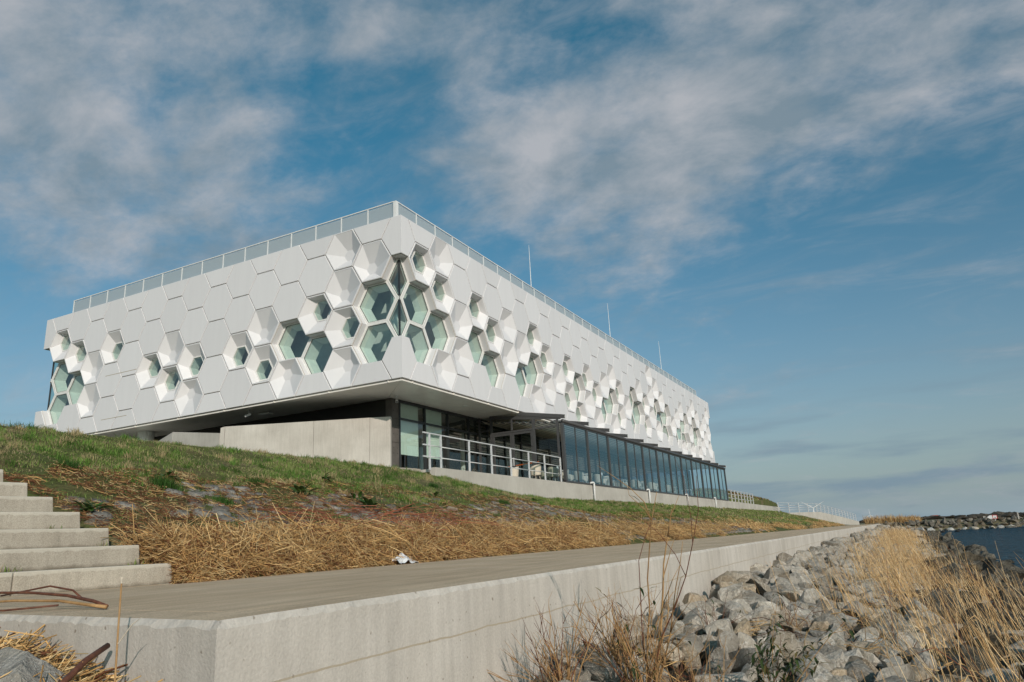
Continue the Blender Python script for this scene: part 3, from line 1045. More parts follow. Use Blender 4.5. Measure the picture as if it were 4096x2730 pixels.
def corner_window(F, i, r):
    keep = 1 if i == 0 else -1
    uc = i * F['p'] + keep * 0.41
    poly = half(cell_poly(i, r, F['p']), uc, keep)
    n = len(poly)
    on = [abs(q[0] - uc) < 1e-6 for q in poly]
    skip = tuple(j for j in range(n) if on[j] and on[(j + 1) % n])
    return big_window(F, poly, skip)


def facade(F, S, P, G, fname):
    for i in range(F['n'] + 1):
        rows = 4 if i % 2 == 0 else 5
        for r in range(rows):
            if i in (0, F['n']):
                if (i, r) in G: corner_window(F, i, r)
                continue
            if (i, r) in G: big_window(F, cell_poly(i, r, F['p']))
            elif (i, r) in S: funnel_panel(F, i, r, S[(i, r)], True)
            elif (i, r) in P: funnel_panel(F, i, r, P[(i, r)], False)
            else: flat_panel(F, i, r, fname)


rp = random.Random(5)
RPD = {}
for key in RP:
    if key in RPO: RPD[key] = RPO[key]
    else:
        a = rp.choice([30, 90, 150, 210, 270, 330]); RPD[key] = (0.17 * math.cos(rad(a)), 0.19 * math.sin(rad(a)))
facade(FL, LS, LP, LG, 'L')
facade(FR, RS, RPD, RG, 'R')
# other two sides share the frame of the far corners
FB = dict(O=Vector((CX - NL * PL, CY, 0)), U=Vector((0, 1, 0)), N=Vector((-1, 0, 0)), p=PRW, n=NR)
FK = dict(O=Vector((CX, CY + NR * PRW, 0)), U=Vector((-1, 0, 0)), N=Vector((0, 1, 0)), p=PL, n=NL)
for r in (0, 3):
    corner_panel(FL, FR, 0, 0, r)
    corner_panel(FL, FB, NL, 0, r)
    corner_panel(FR, FK, NR, 0, r)
for r in (1, 2):
    corner_window(FB, 0, r); corner_window(FK, 0, r)
for i in (1, 2):
    for r in range(5 if i % 2 else 4):
        flat_panel(FB, i, r, 'B'); flat_panel(FK, i, r, 'K')


def building_body():
    x1, y0 = CX - 0.46, CY + 0.46
    x0, y1 = CX - NL * PL + 0.46, CY + NR * PRW - 0.46
    # corner mullions of the bent windows
    for (x, y) in ((CX - 0.44, CY + 0.44), (CX - NL * PL + 0.44, CY + 0.44), (CX - 0.44, CY + NR * PRW - 0.44)):
        MB().box(x - 0.035, x + 0.035, y - 0.035, y + 0.035, Z0 + HH, Z0 + 3 * HH).build('corner_mullion', M['mullion'], BLD)
    MB().box(x0 + .05, x1 - .05, y0 + .05, y1 - .05, ZT - 0.35, ZT - 0.06).build('roof', M['interior'], BLD)
    MB().box(x0 + .05, x1 - .05, y0 + .05, y1 - .05, Z0 + 0.03, Z0 + 0.30).build('floor_slab', M['interior'], BLD)
    # inner walls of the exhibition hall
    MB().box(x0 + 1.6, x1 - 1.6, y0 + 1.6, y1 - 1.6, Z0 + 0.31, ZT - 0.36).build('inner_wall', M['interior'], BLD)
    # closing sheets of the two hidden sides
    MB().box(x0 - .2, x0, y0 + 5, y1, Z0 + .02, ZT - .02).build('rear_wall', M['panel'], BLD)
    MB().box(x0, x1 - 5, y1, y1 + .2, Z0 + .02, ZT - .02).build('rear_wall', M['panel'], BLD)
    # inner columns with raking struts near the corner windows
    for (x, y) in ((CX - 1.55, CY + 1.55), (CX - NL * PL + 1.5, CY + 1.5), (CX - 1.6, CY + 12.5), (CX - 9.0, CY + 1.6)):
        m = MB()
        m.tube([(x, y, Z0 + .3), (x, y, ZT - .36)], 0.16, 12)
        m.tube([(x, y, Z0 + 4.4), (x - 1.4, y, ZT - .4)], 0.09, 8)
        m.tube([(x, y, Z0 + 2.4), (x + 0.9, y, Z0 + .32)], 0.09, 8)
        m.build('inner_column', M['interior'], BLD)
    # bottom trim channel under the panels
    zt = Z0 - 0.01
    m = MB()
    m.box(x0 - .30, CX - 0.10, CY + 0.10, CY + 0.44, zt - 0.075, zt)
    m.build('bottom_trim', M['soffit'], BLD)
    m = MB()
    m.box(CX - 0.44, CX - 0.10, CY + 0.445, y1 + .3, zt - 0.075, zt)
    m.build('bottom_trim', M['soffit'], BLD)
    for k in range(0, NL + 1, 2):
        MB().box(CX - k * PL - PL * .5, CX - k * PL - PL * .5 + .05, CY + .06, CY + .098, zt - .07, zt + 0.005).build('trim_clip', M['soffit'], BLD)
    for k in range(0, NR + 1, 2):
        MB().box(CX - .098, CX - .06, CY + k * PRW + PRW * .5, CY + k * PRW + PRW * .5 + .05, zt - .07, zt + 0.005).build('trim_clip', M['soffit'], BLD)
    # soffit panels with open joints
    zs = Z0 - 0.02; g = 0.012
    xi, yi = -20.0, 26.96
    xs_in = CX - .45; ys_in = CY + .45
    MB().box(x0, x1, y0, y1, zs + 0.012, Z0 + 0.02).build('soffit_backing', M['joint'], BLD)
    for k in range(NR):
        ya = CY + 3.2 + k * PRW; yb = ya + PRW - g
        if yb > y1: break
        for (xa, xb) in ((xs_in, -19.0), (-19.0 - g, xi - 0.8)):
            MB().box(xb, xa, ya, yb, zs - .012, zs + .01).build('soffit_panel', M['soffit'], BLD)
    for k in range(NL):
        xa = CX - 3.2 - k * PL; xb = xa - PL + g
        if xb < x0: break
        for (ya, yb) in ((ys_in, 25.7), (25.7 + g, 27.6), (27.6 + g, 30.4)):
            MB().box(xb, xa, ya, yb, zs - .012, zs + .01).build('soffit_panel', M['soffit'], BLD)
    c0 = (xs_in, ys_in); c1 = (CX - 3.2 + g, CY + 3.2 - g)
    m = MB(); m.prism([(c0[0] - g, ys_in), (c1[0], ys_in), (c1[0], c1[1] - g)], zs - .012, zs + .01); m.build('soffit_panel', M['soffit'], BLD)
    m = MB(); m.prism([(xs_in, ys_in + g), (c1[0] + g, c1[1]), (xs_in, c1[1])], zs - .012, zs + .01); m.build('soffit_panel', M['soffit'], BLD)
    # ground floor: dark wall below the left overhang, pier, glazing on the water side
    zg = 2.55
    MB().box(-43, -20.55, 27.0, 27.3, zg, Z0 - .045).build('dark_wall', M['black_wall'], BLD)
    m = MB()
    for a, b in ((zg, 4.70), (4.715, 5.82), (5.835, Z0 - .045)):
        m.box(-20.55, -20.2, 26.96, 27.53, a, b)
    pier = m.build('pier', M['dark_concrete'], BLD)
    m = MB()
    for z in (3.2, 4.2, 4.45, 5.1, 5.5, 6.2):
        for y in (27.1, 27.4):
            m.tube([(-20.2 - .002, y, z), (-20.2 + .004, y, z)], 0.022, 8)
    m.build('tie_hole', M['sign_black'], pier)
    ys = [27.56 + 2.13 * k for k in range(26)]
    for k, y in enumerate(ys):
        MB().box(-20.30, -20.16, y - .045, y + .045, zg, Z0 - .05).build('mullion', M['mullion'], BLD)
        if k + 1 < len(ys):
            y2 = ys[k + 1]
            MB().box(-20.28, -20.17, y + .046, y2 - .046, 5.83, 5.92).build('transom', M['mullion'], BLD)
            MB().box(-20.28, -20.17, y + .046, y2 - .046, 6.64, Z0 - .05).build('head_rail', M['mullion'], BLD)
            for a, b in ((zg, 5.83), (5.92, 6.64)):
                me = raw_mesh('glass_pane', [(0, y + .046, a), (0, y2 - .046, a), (0, y2 - .046, b), (0, y + .046, b)], [(0, 1, 2, 3)], M['glass_green'])
                for v in me.vertices: v.co = Vector((-20.235, v.co.y, v.co.z)) - BLO
                link_mesh('glass_pane', me, BLD)
            if k < 2:
                MB().box(-20.40, -20.39, y + .09, y2 - .32, 4.22, 6.70).build('roller_blind', M['blind'], BLD)
    # back of the ground-floor rooms, with a few pale inner walls
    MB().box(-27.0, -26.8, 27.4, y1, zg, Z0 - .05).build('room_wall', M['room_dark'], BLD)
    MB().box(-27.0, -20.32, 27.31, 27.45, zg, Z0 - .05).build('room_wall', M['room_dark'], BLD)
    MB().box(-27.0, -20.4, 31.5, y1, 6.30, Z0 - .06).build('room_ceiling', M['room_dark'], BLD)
    for y in (32.2, 36.5, 44.0, 55.0, 66.0):
        MB().tube([(-22.2, y, zg), (-22.2, y, 6.3)], 0.14, 10).build('room_column', M['interior'], BLD)
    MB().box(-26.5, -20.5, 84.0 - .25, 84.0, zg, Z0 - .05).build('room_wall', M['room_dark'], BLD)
    # round white column below the left end
    MB().tube([(-35.8, 25.6, 2.6), (-35.8, 25.6, Z0 - .04)], 0.42, 20).build('column', M['interior'], BLD, smooth=False)
    # two downlights in the soffit
    for y in (31.2, 36.0):
        MB().tube([(-18.7, y, zs - .035), (-18.7, y, zs - .013)], 0.16, 16).build('downlight', M['frame_white'], BLD)
    # access hatch seams on the left facade
    m = MB()
    for (ua, ub, z) in ((10.6 * PL, 12.2 * PL, Z0 + 3.06), (10.9 * PL, 12.2 * PL, Z0 + 0.62)):
        a = pt(FL, ua, z, -0.002); b = pt(FL, ub, z, -0.002)
        m.bar(a, b, 0.006, 0.03)
    m.build('hatch_seam', M['joint'], BLD)


building_body()


# ------------------------------------------------------------------ roof balustrade, masts
def balustrade():
    xb, yb = CX - 0.53, CY + 0.35
    zb, zt = ZT - 0.10, 15.21
    t = thing('roof_balustrade', 'frosted glass balustrade with white posts along the roof edge', 'balustrade', (xb, yb, zb))
    xs = [xb - 1.585 * k for k in range(1, 16)]
    ys = [yb + 1.60 * k for k in range(1, 36)]

    def post(x, y, w=0.055):
        MB().box(x - w / 2, x + w / 2, y - w / 2, y + w / 2, zb, zt).build('post', M['rail_white'], t)
    post(xb, yb, 0.17)
    px = xb - .09
    for x in xs:
        post(x, yb)
        me = MB().box(x + .03, px - .03 if px != xb - .09 else px - .005, yb - .008, yb + .008, zb + .05, zt - .05).build('glass_panel', M['frost'], t)
        px = x
    py = yb + .09
    for y in ys:
        post(xb, y)
        MB().box(xb - .008, xb + .008, py + .03, y - .03, zb + .05, zt - .05).build('glass_panel', M['frost'], t)
        py = y
    MB().box(xs[-1] - .03, xb - .087, yb - .035, yb + .035, zt, zt + .045).build('top_rail', M['rail_white'], t)
    MB().box(xb - .035, xb + .035, yb + .087, ys[-1] + .03, zt, zt + .045).build('top_rail', M['rail_white'], t)


balustrade()
for y, lb in ((41.7, 'thin white mast on the roof nearest the building corner'), (57.2, 'thin white mast in the middle of the roof line'), (72.7, 'thin white mast nearest the far end of the roof')):
    t = thing('roof_mast', lb, 'mast', (-19.5, y, ZT - .1), 'masts on the roof')
    MB().tube([(-19.5, y, ZT - .1), (-19.5, y, 17.0), (-19.49, y, 19.45)], [0.032, 0.026, 0.014], 8).build('pole', M['rail_white'], t)
    MB().box(-19.68, -19.32, y - .18, y + .18, ZT - .07, ZT - .03).build('base_plate', M['galv'], t)
    MB().tube([(-19.49, y, 19.45), (-19.49, y, 19.62)], 0.010, 6).build('tip', M['galv'], t)


def security_camera(x, y, z, yaw, label):
    t = thing('security_camera', label, 'camera', (x, y, z), 'security cameras below the soffit')
    MB().tube([(x, y, z), (x, y, z - .06)], 0.07, 12).build('mount', M['pipe_white'], t)
    MB().tube([(x, y, z - .06), (x, y, z - .20)], 0.03, 8).build('arm', M['pipe_white'], t)
    d = Vector((math.cos(yaw), math.sin(yaw), -0.45)).normalized()
    c = Vector((x, y, z - .24))
    b = MB().bar(c - d * .10, c + d * .20, 0.11, 0.11).build('housing', M['pipe_white'], t, bevel=0.012)
    MB().tube([c + d * .199, c + d * .215], 0.04, 10).build('lens', M['sign_black'], b)


security_camera(-19.75, 26.75, Z0 - .04, rad(-50), 'small white security camera under the soffit at the corner pier')
security_camera(-27.1, 24.75, Z0 - .04, rad(-120), 'small white security camera under the left facade edge')
t = thing('floodlight', 'flat white floodlight under the soffit beside the security camera', 'floodlight', (-26.9, 25.6, Z0 - .04))
MB().box(-27.2, -26.5, 25.45, 25.75, Z0 - .19, Z0 - .11).build('housing', M['pipe_white'], t, bevel=0.02)
MB().tube([(-26.9, 25.6, Z0 - .11), (-26.9, 25.6, Z0 - .04)], 0.03, 8).build('stem', M['pipe_white'], t)


# ------------------------------------------------------------------ retaining walls
def wall_run(t, pts, thick, zt, zb, mat, name='wall_segment'):
    """vertical wall along plan points with given top heights"""
    for k in range(len(pts) - 1):
        a = Vector(pts[k]); b = Vector(pts[k + 1])
        d = (b - a).normalized(); n = Vector((-d.y, d.x))
        a2 = a + d * 0.006; b2 = b - d * 0.006
        za, zb_ = zt[k], zt[k + 1]
        V = []
        for p, z in ((a2, za), (b2, zb_)):
            V += [(p.x, p.y, zb), (p.x + n.x * thick, p.y + n.y * thick, zb), (p.x + n.x * thick, p.y + n.y * thick, z), (p.x, p.y, z)]
        MB().add(V, [(0, 1, 2, 3), (7, 6, 5, 4), (0, 4, 5, 1), (1, 5, 6, 2), (2, 6, 7, 3), (3, 7, 4, 0)]).build(name, mat, t, bevel=0.012)


t = thing('terrace_wall', 'long low concrete wall carrying the glass terrace above the grass', 'wall', (XB, 22.7, 1.5))
wall_run(t, [(XB, 22.68), (XB, 27.4), (XB, 34.95), (XB, 38.3), (XB, 43.4), (XB, 48.6), (XB, 53.8), (XB, 59.0), (XB, 64.2), (XB, 69.4), (XB, 77), (XB, 84), (XB, 91), (XB, 98), (XB, 105), (XB, 112)],
         0.26, [2.80] * 12 + [2.78, 2.77, 2.77, 2.76], 1.0, M['concrete'])
d27 = Vector((-math.cos(rad(27)), -math.sin(rad(27))))
A = Vector((-19.85, 26.5))
t = thing('wing_wall', 'tall pale concrete wall below the overhang beside the glazed corner', 'wall', (A.x, A.y, 2.5))
wall_run(t, [tuple(A), tuple(A + d27 * 0.95), tuple(A + d27 * 3.5), tuple(A + d27 * 7.55), tuple(A + d27 * 7.75)][::-1], -0.30, [5.62, 5.67, 5.71, 5.735, 5.74], 2.0, M['concrete'])
B = A + d27 * 7.75
t = thing('garden_wall', 'lower concrete wall stepping down behind the grass crest at left', 'wall', (B.x - 1, B.y + .6, 2.5))
wall_run(t, [(-33.4, 24.3), (-31.0, 23.6), (-27.2, 23.2)], 0.28, [5.72, 6.02, 5.50], 2.0, M['concrete'])


def ground_pt(x, y, dz=0.0):
    return Vector((x, y, float(ground_z(np.array([x]), np.array([y]))[0]) + dz))


for k, poly in enumerate(([(-20.15, 22.75), (XB - .27, 22.75), (XB - .27, 34.9), (-20.15, 34.9)], [(-43, 20.4), (-15.9, 20.4), (-15.9, 22.6), (-20.2, 26.9), (-43, 26.9)])):
    o = MB().prism(poly, 2.60, 2.765 - .01 * k).build('bounce_paving', M['bounce_pave'], None)  # unseen pale slabs, added so sunlight bounces up onto the soffit
    props(o, kind='structure')

t = thing('block_kerb', 'short row of weathered stone blocks at the start of the terrace', 'kerb', (-15.7, 22.0, 2.5))
rr = random.Random(3)
for k in range(7):
    y = 21.05 + k * 0.235
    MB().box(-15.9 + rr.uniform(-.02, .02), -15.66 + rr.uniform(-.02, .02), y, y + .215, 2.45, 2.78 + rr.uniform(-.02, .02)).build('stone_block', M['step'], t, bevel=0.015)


# ------------------------------------------------------------------ railings
def railing(name, label, pts, h, nr, post_r=0.028, rail=0.022, mat=None, group=None, square=True):
    mat = mat or M['galv']
    t = thing(name, label, 'railing', tuple(pts[0]), group)
    for p in pts:
        p = Vector(p)
        MB().box(p.x - post_r, p.x + post_r, p.y - post_r, p.y + post_r, p.z - .10, p.z + h).build('post', mat, t, bevel=0.004)
    a = [Vector(p) for p in pts]
    for k in range(nr):
        hh = h * (k + 1) / nr - (0.0 if k == nr - 1 else 0.03)
        for i in range(len(a) - 1):
            z = Vector((0, 0, hh))
            if k == nr - 1: MB().bar(a[i] + z, a[i + 1] + z, 0.06, 0.04).build('handrail', mat, t)
            else: MB().tube([a[i] + z, a[i + 1] + z], rail, 8).build('rail', mat, t, smooth=True)
    return t


tr = railing('terrace_railing', 'galvanised three-bar railing in front of the terrace gable', [(XB - .12, y, 2.80) for y in (22.5, 23.27, 25.38, 27.25, 29.03, 30.87, 32.64, 34.58)], 1.26, 3, 0.032, 0.021)
for z in (3.18, 3.61, 4.06):
    MB().bar((XB - .12, 22.08, z), (XB - .12, 22.46, z), 0.055, 0.05).build('rail_end', M['galv'], tr)
railing('mound_railing', 'galvanised railing on the low wall beyond the glass terrace', [(XB - .12, 76.6 + 1.82 * k, 2.78) for k in range(9)], 1.2, 3, 0.04, 0.03)

# ramp at the far end
t = thing('ramp_wall', 'far concrete ramp wall descending to the path', 'wall', (-11, 123, 0))
wall_run(t, [(-13.4, 106.5), (-11.0, 123.0), (-8.8, 136), (-6.9, 148)], -0.3, [1.82, 1.96, 1.12, 0.25], -0.9, M['concrete'])
a, b, c, d = Vector((-14.2, 104.5, 1.95)), Vector((-11.1, 122.8, 1.98)), Vector((-8.9, 136, 1.14)), Vector((-7.0, 147.5, 0.30))
railing('ramp_railing', 'galvanised railing running down the far ramp', [a.lerp(b, k / 4) for k in range(4)] + [b.lerp(c, k / 6) for k in range(6)] + [c.lerp(d, k / 6) for k in range(7)], 1.25, 4, 0.045, 0.03)


# ------------------------------------------------------------------ glass terrace (winter garden)
def pergola():
    y0, y1, nb = 34.95, 75.9, 12
    bay = (y1 - y0) / nb
    zf = 2.80
    t = thing('glass_pergola', 'long dark-framed glass terrace room below the white facade', 'conservatory', (XB, y0, zf))
    dm = M['dark_metal']
    MB().box(-20.1, XB - .27, y0, y1, zf - .06, zf).build('floor', M['wood_floor'], t)
    MB().box(XB - .10, XB + .03, y0 - .05, y1 + .05, zf + .004, zf + .10).build('sill', dm, t)
    zt = 5.92
    # front gutter tube and columns
    MB().tube([(XB + .02, y0 - .05, zt + .10), (XB + .02, y1 + .05, zt + .10)], 0.095, 12).build('gutter', dm, t, smooth=True)
    for k in range(nb + 1):
        y = y0 + k * bay
        w = 0.075 if k else 0.11
        MB().box(XB - .10, XB + .045, y - w, y + w, zf + .101, zt).build('column', dm, t)
        # rafter from the building out over the gutter
        V0 = Vector((-17.62, y, 6.72)); V1 = Vector((XB + .17, y, 6.24))
        if k: V0 = Vector((-17.0, y, 6.62))
        MB().bar(V0, V1, 0.15, 0.20).build('rafter', dm, t)
        MB().box(XB + .172, XB + .20, y - .035, y + .035, 6.13, 6.33).build('rafter_cap', M['pipe_white'], t)
        if k < nb:
            for a, b in ((y + w + .004, y + bay / 2 - .032), (y + bay / 2 + .032, y + bay - .08)):
                me = raw_mesh('glass_panel', [Vector((XB - .02, a, zf + .10)) - wloc(t), Vector((XB - .02, b, zf + .10)) - wloc(t), Vector((XB - .02, b, zt - .02)) - wloc(t), Vector((XB - .02, a, zt - .02)) - wloc(t)], [(0, 1, 2, 3)], M['glass_clear'])
                link_mesh('glass_panel', me, t)
            MB().box(XB - .05, XB + .012, y + bay / 2 - .03, y + bay / 2 + .03, zf + .101, zt - .02).build('mullion', dm, t)
            MB().box(XB - .06, XB + .02, y + w + .002, y + bay - .078, zt - .05, zt + .01).build('top_rail', dm, t)
    # awning sheet and its cross bars, seen from below
    m = MB()
    nb2 = 11
    for k in range(nb2):
        xa = -20.0 + k * (4.75 / nb2); xb = xa + 4.75 / nb2
        zz = lambda x: 6.62 - (x + 20.0) * 0.115
        zm = (zz(xa) + zz(xb)) / 2 - 0.16
        xm = (xa + xb) / 2
        m.add([(xa, y0 + .1, zz(xa)), (xm, y0 + .1, zm), (xm, y1 - .1, zm), (xa, y1 - .1, zz(xa))], [(0, 1, 2, 3)])
        m.add([(xm, y0 + .1, zm), (xb, y0 + .1, zz(xb)), (xb, y1 - .1, zz(xb)), (xm, y1 - .1, zm)], [(0, 1, 2, 3)])
    m.build('awning', M['awning'], t)
    for k in range(nb2 + 1):
        x = -20.0 + k * (4.75 / nb2)
        z = 6.60 - (x + 20.0) * 0.115
        MB().box(x - .05, x + .05, y0 + .08, y1 - .08, z - .10, z - .03).build('awning_bar', dm, t)
    # gable towards the camera: sloped head, posts, double door with hinges
    g = y0
    zh = lambda x: 6.66 - (x + 19.4) * 0.112
    MB().bar((-19.4, g, zh(-19.4) + .05), (XB - .1, g, zh(XB - .1) + .05), 0.10, 0.20).build('gable_beam', dm, t)
    for x, w in ((-19.33, .075), (-16.72, .075), (-15.30, .06)):
        MB().box(x - w, x + w, g - .05, g + .05, zf, zh(x) - .05).build('gable_post', dm, t)
    MB().box(-20.15, -20.03, g - .05, g + .05, zf, 6.75).build('gable_post', dm, t)
    MB().bar((-20.03, g, 5.98), (-19.41, g, 6.02), 0.08, 0.08).build('gable_transom', dm, t)
    MB().bar((-19.25, g, 5.78), (-15.36, g, 5.80), 0.09, 0.10).build('gable_transom', dm, t)
    MB().box(-18.08, -18.0, g - .04, g + .04, 5.86, zh(-18.0) - .05).build('gable_post', dm, t)
    for x0, x1 in ((-19.25, -18.055), (-18.045, -16.80)):
        m = MB()
        m.box(x0, x0 + .11, g - .04, g + .04, zf + .02, 5.72); m.box(x1 - .11, x1, g - .04, g + .04, zf + .02, 5.72)
        m.box(x0 + .111, x1 - .111, g - .04, g + .04, 5.60, 5.72); m.box(x0 + .111, x1 - .111, g - .04, g + .04, zf + .02, zf + .2)
        door = m.build('door', dm, t)
        me = raw_mesh('pane', [Vector(v) - wloc(t) for v in ((x0 + .11, g, zf + .2), (x1 - .11, g, zf + .2), (x1 - .11, g, 5.60), (x0 + .11, g, 5.60))], [(0, 1, 2, 3)], M['glass_gable'])
        link_mesh('pane', me, door)
        hx = x0 - .0 if x0 < -18.5 else x1
        for z in (3.3, 4.9, 5.35):
            MB().box(hx - .06, hx + .06, g - .075, g - .045, z - .05, z + .05).build('hinge', dm, door)
        MB().box((x1 - .08) if x0 < -18.5 else (x0 + .04), (x1 - .04) if x0 < -18.5 else (x0 + .08), g - .09, g - .05, 3.9, 4.35).build('handle', M['galv'], door)
    for x0, x1, z0, z1 in ((-16.63, -15.37, zf, 5.74), (-20.02, -19.41, zf, 5.93)):
        me = raw_mesh('gable_pane', [Vector(v) - wloc(t) for v in ((x0, g, z0), (x1, g, z0), (x1, g, z1), (x0, g, z1))], [(0, 1, 2, 3)], M['glass_gable'])
        link_mesh('gable_pane', me, t)
    # far gable, open sky behind it
    g = y1
    for x in (-19.33, -17.3):
        MB().box(x - .05, x + .05, g - .05, g + .05, zf, zh(x)).build('gable_post', dm, t)
    MB().bar((-19.4, g, zh(-19.4) + .05), (XB - .1, g, zh(XB - .1) + .05), 0.10, 0.16).build('gable_beam', dm, t)
    # orange tape behind the door
    MB().bar((-18.9, y0 + .8, 3.98), (-16.9, y0 + .8, 4.10), 0.02, 0.05).build('barrier_tape', M['orange'], t)
    return t


PERG = pergola()

pipes = [(38.55, 'nearest white drain pipe on the terrace wall'), (48.9, 'second white drain pipe from the terrace gable'),
         (59.2, 'third white drain pipe from the terrace gable'), (69.5, 'farthest white drain pipe on the terrace wall')]
for y, lb in pipes:
    t = thing('drain_pipe', lb, 'pipe', (XB + .1, y, 2.0), 'drain pipes on the terrace wall')
    MB().tube([(XB - .02, y - .28, 2.86), (XB + .04, y - .26, 2.92), (XB + .12, y - .2, 2.93), (XB + .12, y - .03, 2.93), (XB + .12, y, 2.89), (XB + .12, y, 1.7)], 0.055, 10).build('pipe', M['pipe_white'], t, smooth=True)
    MB().tube([(XB + .12, y, 2.62), (XB + .12, y, 2.70)], 0.064, 10).build('socket', M['pipe_white'], t)
    MB().box(XB + .004, XB + .12, y - .02, y + .02, 2.25, 2.28).build('bracket', M['galv'], t)


# chairs and tables inside
def chair_mesh(loc, rot, label):
    t = bpy.data.objects.new('wicker_chair', None); COL.objects.link(t)
    t.location = loc; t.rotation_euler = (0, 0, rot)
    props(t, label, 'chair', 'wicker chairs on the terrace')
    return t


CHM = {}


def chair_parts():
    m = MB(); n = 12
    # shell: back and arms as one curved band
    V = []
    for k in range(n + 1):
        a = rad(-110 + 220 * k / n)
        hz = 0.34 + 0.16 * math.cos(a * 0.8)
        x, y = -0.27 * math.cos(a), 0.27 * math.sin(a)
        V += [(x * 0.88, y * 0.88, 0.42), (x * 1.08, y * 1.08, 0.42 + hz)]
    F = [(2 * k, 2 * k + 2, 2 * k + 3, 2 * k + 1) for k in range(n)]
    me = raw_mesh('backrest', V, F, M['chair'])
    bm = bmesh.new(); bm.from_mesh(me)
    bmesh.ops.solidify(bm, geom=bm.faces[:], thickness=0.025); bm.to_mesh(me); bm.free()
    CHM['backrest'] = me
    s = MB(); s.prism([(0.26 * math.cos(2 * math.pi * k / 14), 0.26 * math.sin(2 * math.pi * k / 14)) for k in range(14)], 0.40, 0.45)
    CHM['seat'] = raw_mesh('seat', s.v, s.f, M['chair'])
    l = MB(); l.tube([(0, 0, 0.41), (0.05, 0, 0.0)], [0.018, 0.013], 6)
    CHM['leg'] = raw_mesh('leg', l.v, l.f, M['chair'])


chair_parts()


def place_chair(x, y, rot, label):
    t = chair_mesh((x, y, 2.80), rot, label)
    link_mesh('backrest', CHM['backrest'], t); link_mesh('seat', CHM['seat'], t)
    for k in range(4):
        a = rad(45 + 90 * k)
        o = link_mesh('leg', CHM['leg'], t, (0.19 * math.cos(a), 0.19 * math.sin(a), 0)); o.rotation_euler = (0, 0, a)


def place_table(x, y, label):
    t = thing('terrace_table', label, 'table', (x, y, 2.80), 'tables on the terrace')
    MB().box(x - .38, x + .38, y - .38, y + .38, 3.51, 3.55).build('tabletop', M['table_white'], t, bevel=0.008)
    for sx in (-1, 1):
        for sy in (-1, 1):
            MB().box(x + sx * .33 - .02, x + sx * .33 + .02, y + sy * .33 - .02, y + sy * .33 + .02, 2.80, 3.51).build('leg', M['table_white'], t)
    return t


ty = [36.4, 40.0, 43.2, 46.6, 50.3, 54.2, 58.8, 64.0]
for k, y in enumerate(ty):
    nth = ['first', 'second', 'third', 'fourth', 'fifth', 'sixth', 'seventh', 'eighth'][k]
    place_table(-16.1, y, nth + ' white square table from the gable inside the glass terrace')
    for dx, dy, r in ((0.05, -0.72, rad(90)), (0.0, 0.75, rad(-90)), (-0.78, 0.05, rad(0))):
        if (k + int(dx * 10)) % 4 == 3: continue
        place_chair(-16.1 + dx, y + dy, r + random.uniform(-.3, .3), 'cream wicker armchair ' + ('on the near side of' if dy < -.5 else 'on the far side of' if dy > .5 else 'on the building side of') + ' the ' + nth + ' terrace table from the gable')
    if k in (0, 2):
        c = MB(); c.box(-16.12, -16.08, y - .09, y + .09, 3.555, 3.86)
        props(c.build('menu_card', M['sign_white'], None, at=(-16.1, y, 3.55)), 'white menu card standing on a terrace table', 'menu card', 'menu cards on the terrace tables')
place_chair(-17.4, 33.6, rad(200), 'cream wicker chair outside the gable door, left of the two')
place_chair(-16.2, 33.8, rad(160), 'cream wicker chair outside the gable behind the railing, nearer the glass corner')
for (x, y) in ((-18.6, 52.5), (-18.6, 61.0)):
    t = thing('sideboard', 'low wooden sideboard at the back of the glass terrace room', 'sideboard', (x, y, 2.8), 'sideboards on the terrace')
    MB().box(x - .3, x + .3, y - 1.2, y + 1.2, 2.88, 3.85).build('cabinet', M['wood'], t)
    MB().box(x - .33, x + .33, y - 1.23, y + 1.23, 3.85, 3.89).build('top', M['wood'], t)
    MB().box(x - .27, x + .27, y - 1.15, y + 1.15, 2.80, 2.88).build('plinth', M['dark_metal'], t)


# ------------------------------------------------------------------ rocks
def in_view(P, margin=0.06):
    x = np.asarray(P) @ np.array(_r); y = np.asarray(P) @ np.array(_u); z = np.asarray(P) @ np.array(_w)
    fx = 25.223 / 36.0
    sx = x / np.maximum(z, 1e-3) * fx; sy = y / np.maximum(z, 1e-3) * fx
    return (z > 0.2) & (np.abs(sx) < 0.5 + margin) & (np.abs(sy) < 0.333 + margin)


def rock_data(seed, sub, cuts=15):
    bm = bmesh.new()
    bmesh.ops.create_icosphere(bm, subdivisions=sub, radius=1.0)
    V = np.array([v.co[:] for v in bm.verts]); F = np.array([[v.index for v in f.verts] for f in bm.faces])
    bm.free()
    g = np.random.default_rng(seed)
    for k in range(cuts):
        n = g.normal(size=3); n /= np.linalg.norm(n)
        d = g.uniform(0.40, 0.74)
        s = V @ n
        V = V - np.where(s > d, s - d, 0)[:, None] * n[None]
    V = V * g.uniform([0.85, 0.85, 0.62], [1.25, 1.25, 0.9])
    nz = vnoise(seed + 50)
    V = V + (nz(V[:, 0] * 3 + 9 + V[:, 2], V[:, 1] * 3 + 4 - V[:, 2], 1.0, 3) - 0.5)[:, None] * 0.20 * V
    return V, F


def rock_mesh(name, V, F, mat):
    me = np_mesh(name, V, F, mat, smooth=True)
    try:
        me.set_sharp_from_angle(angle=rad(17))
    except Exception:
        pass
    return me


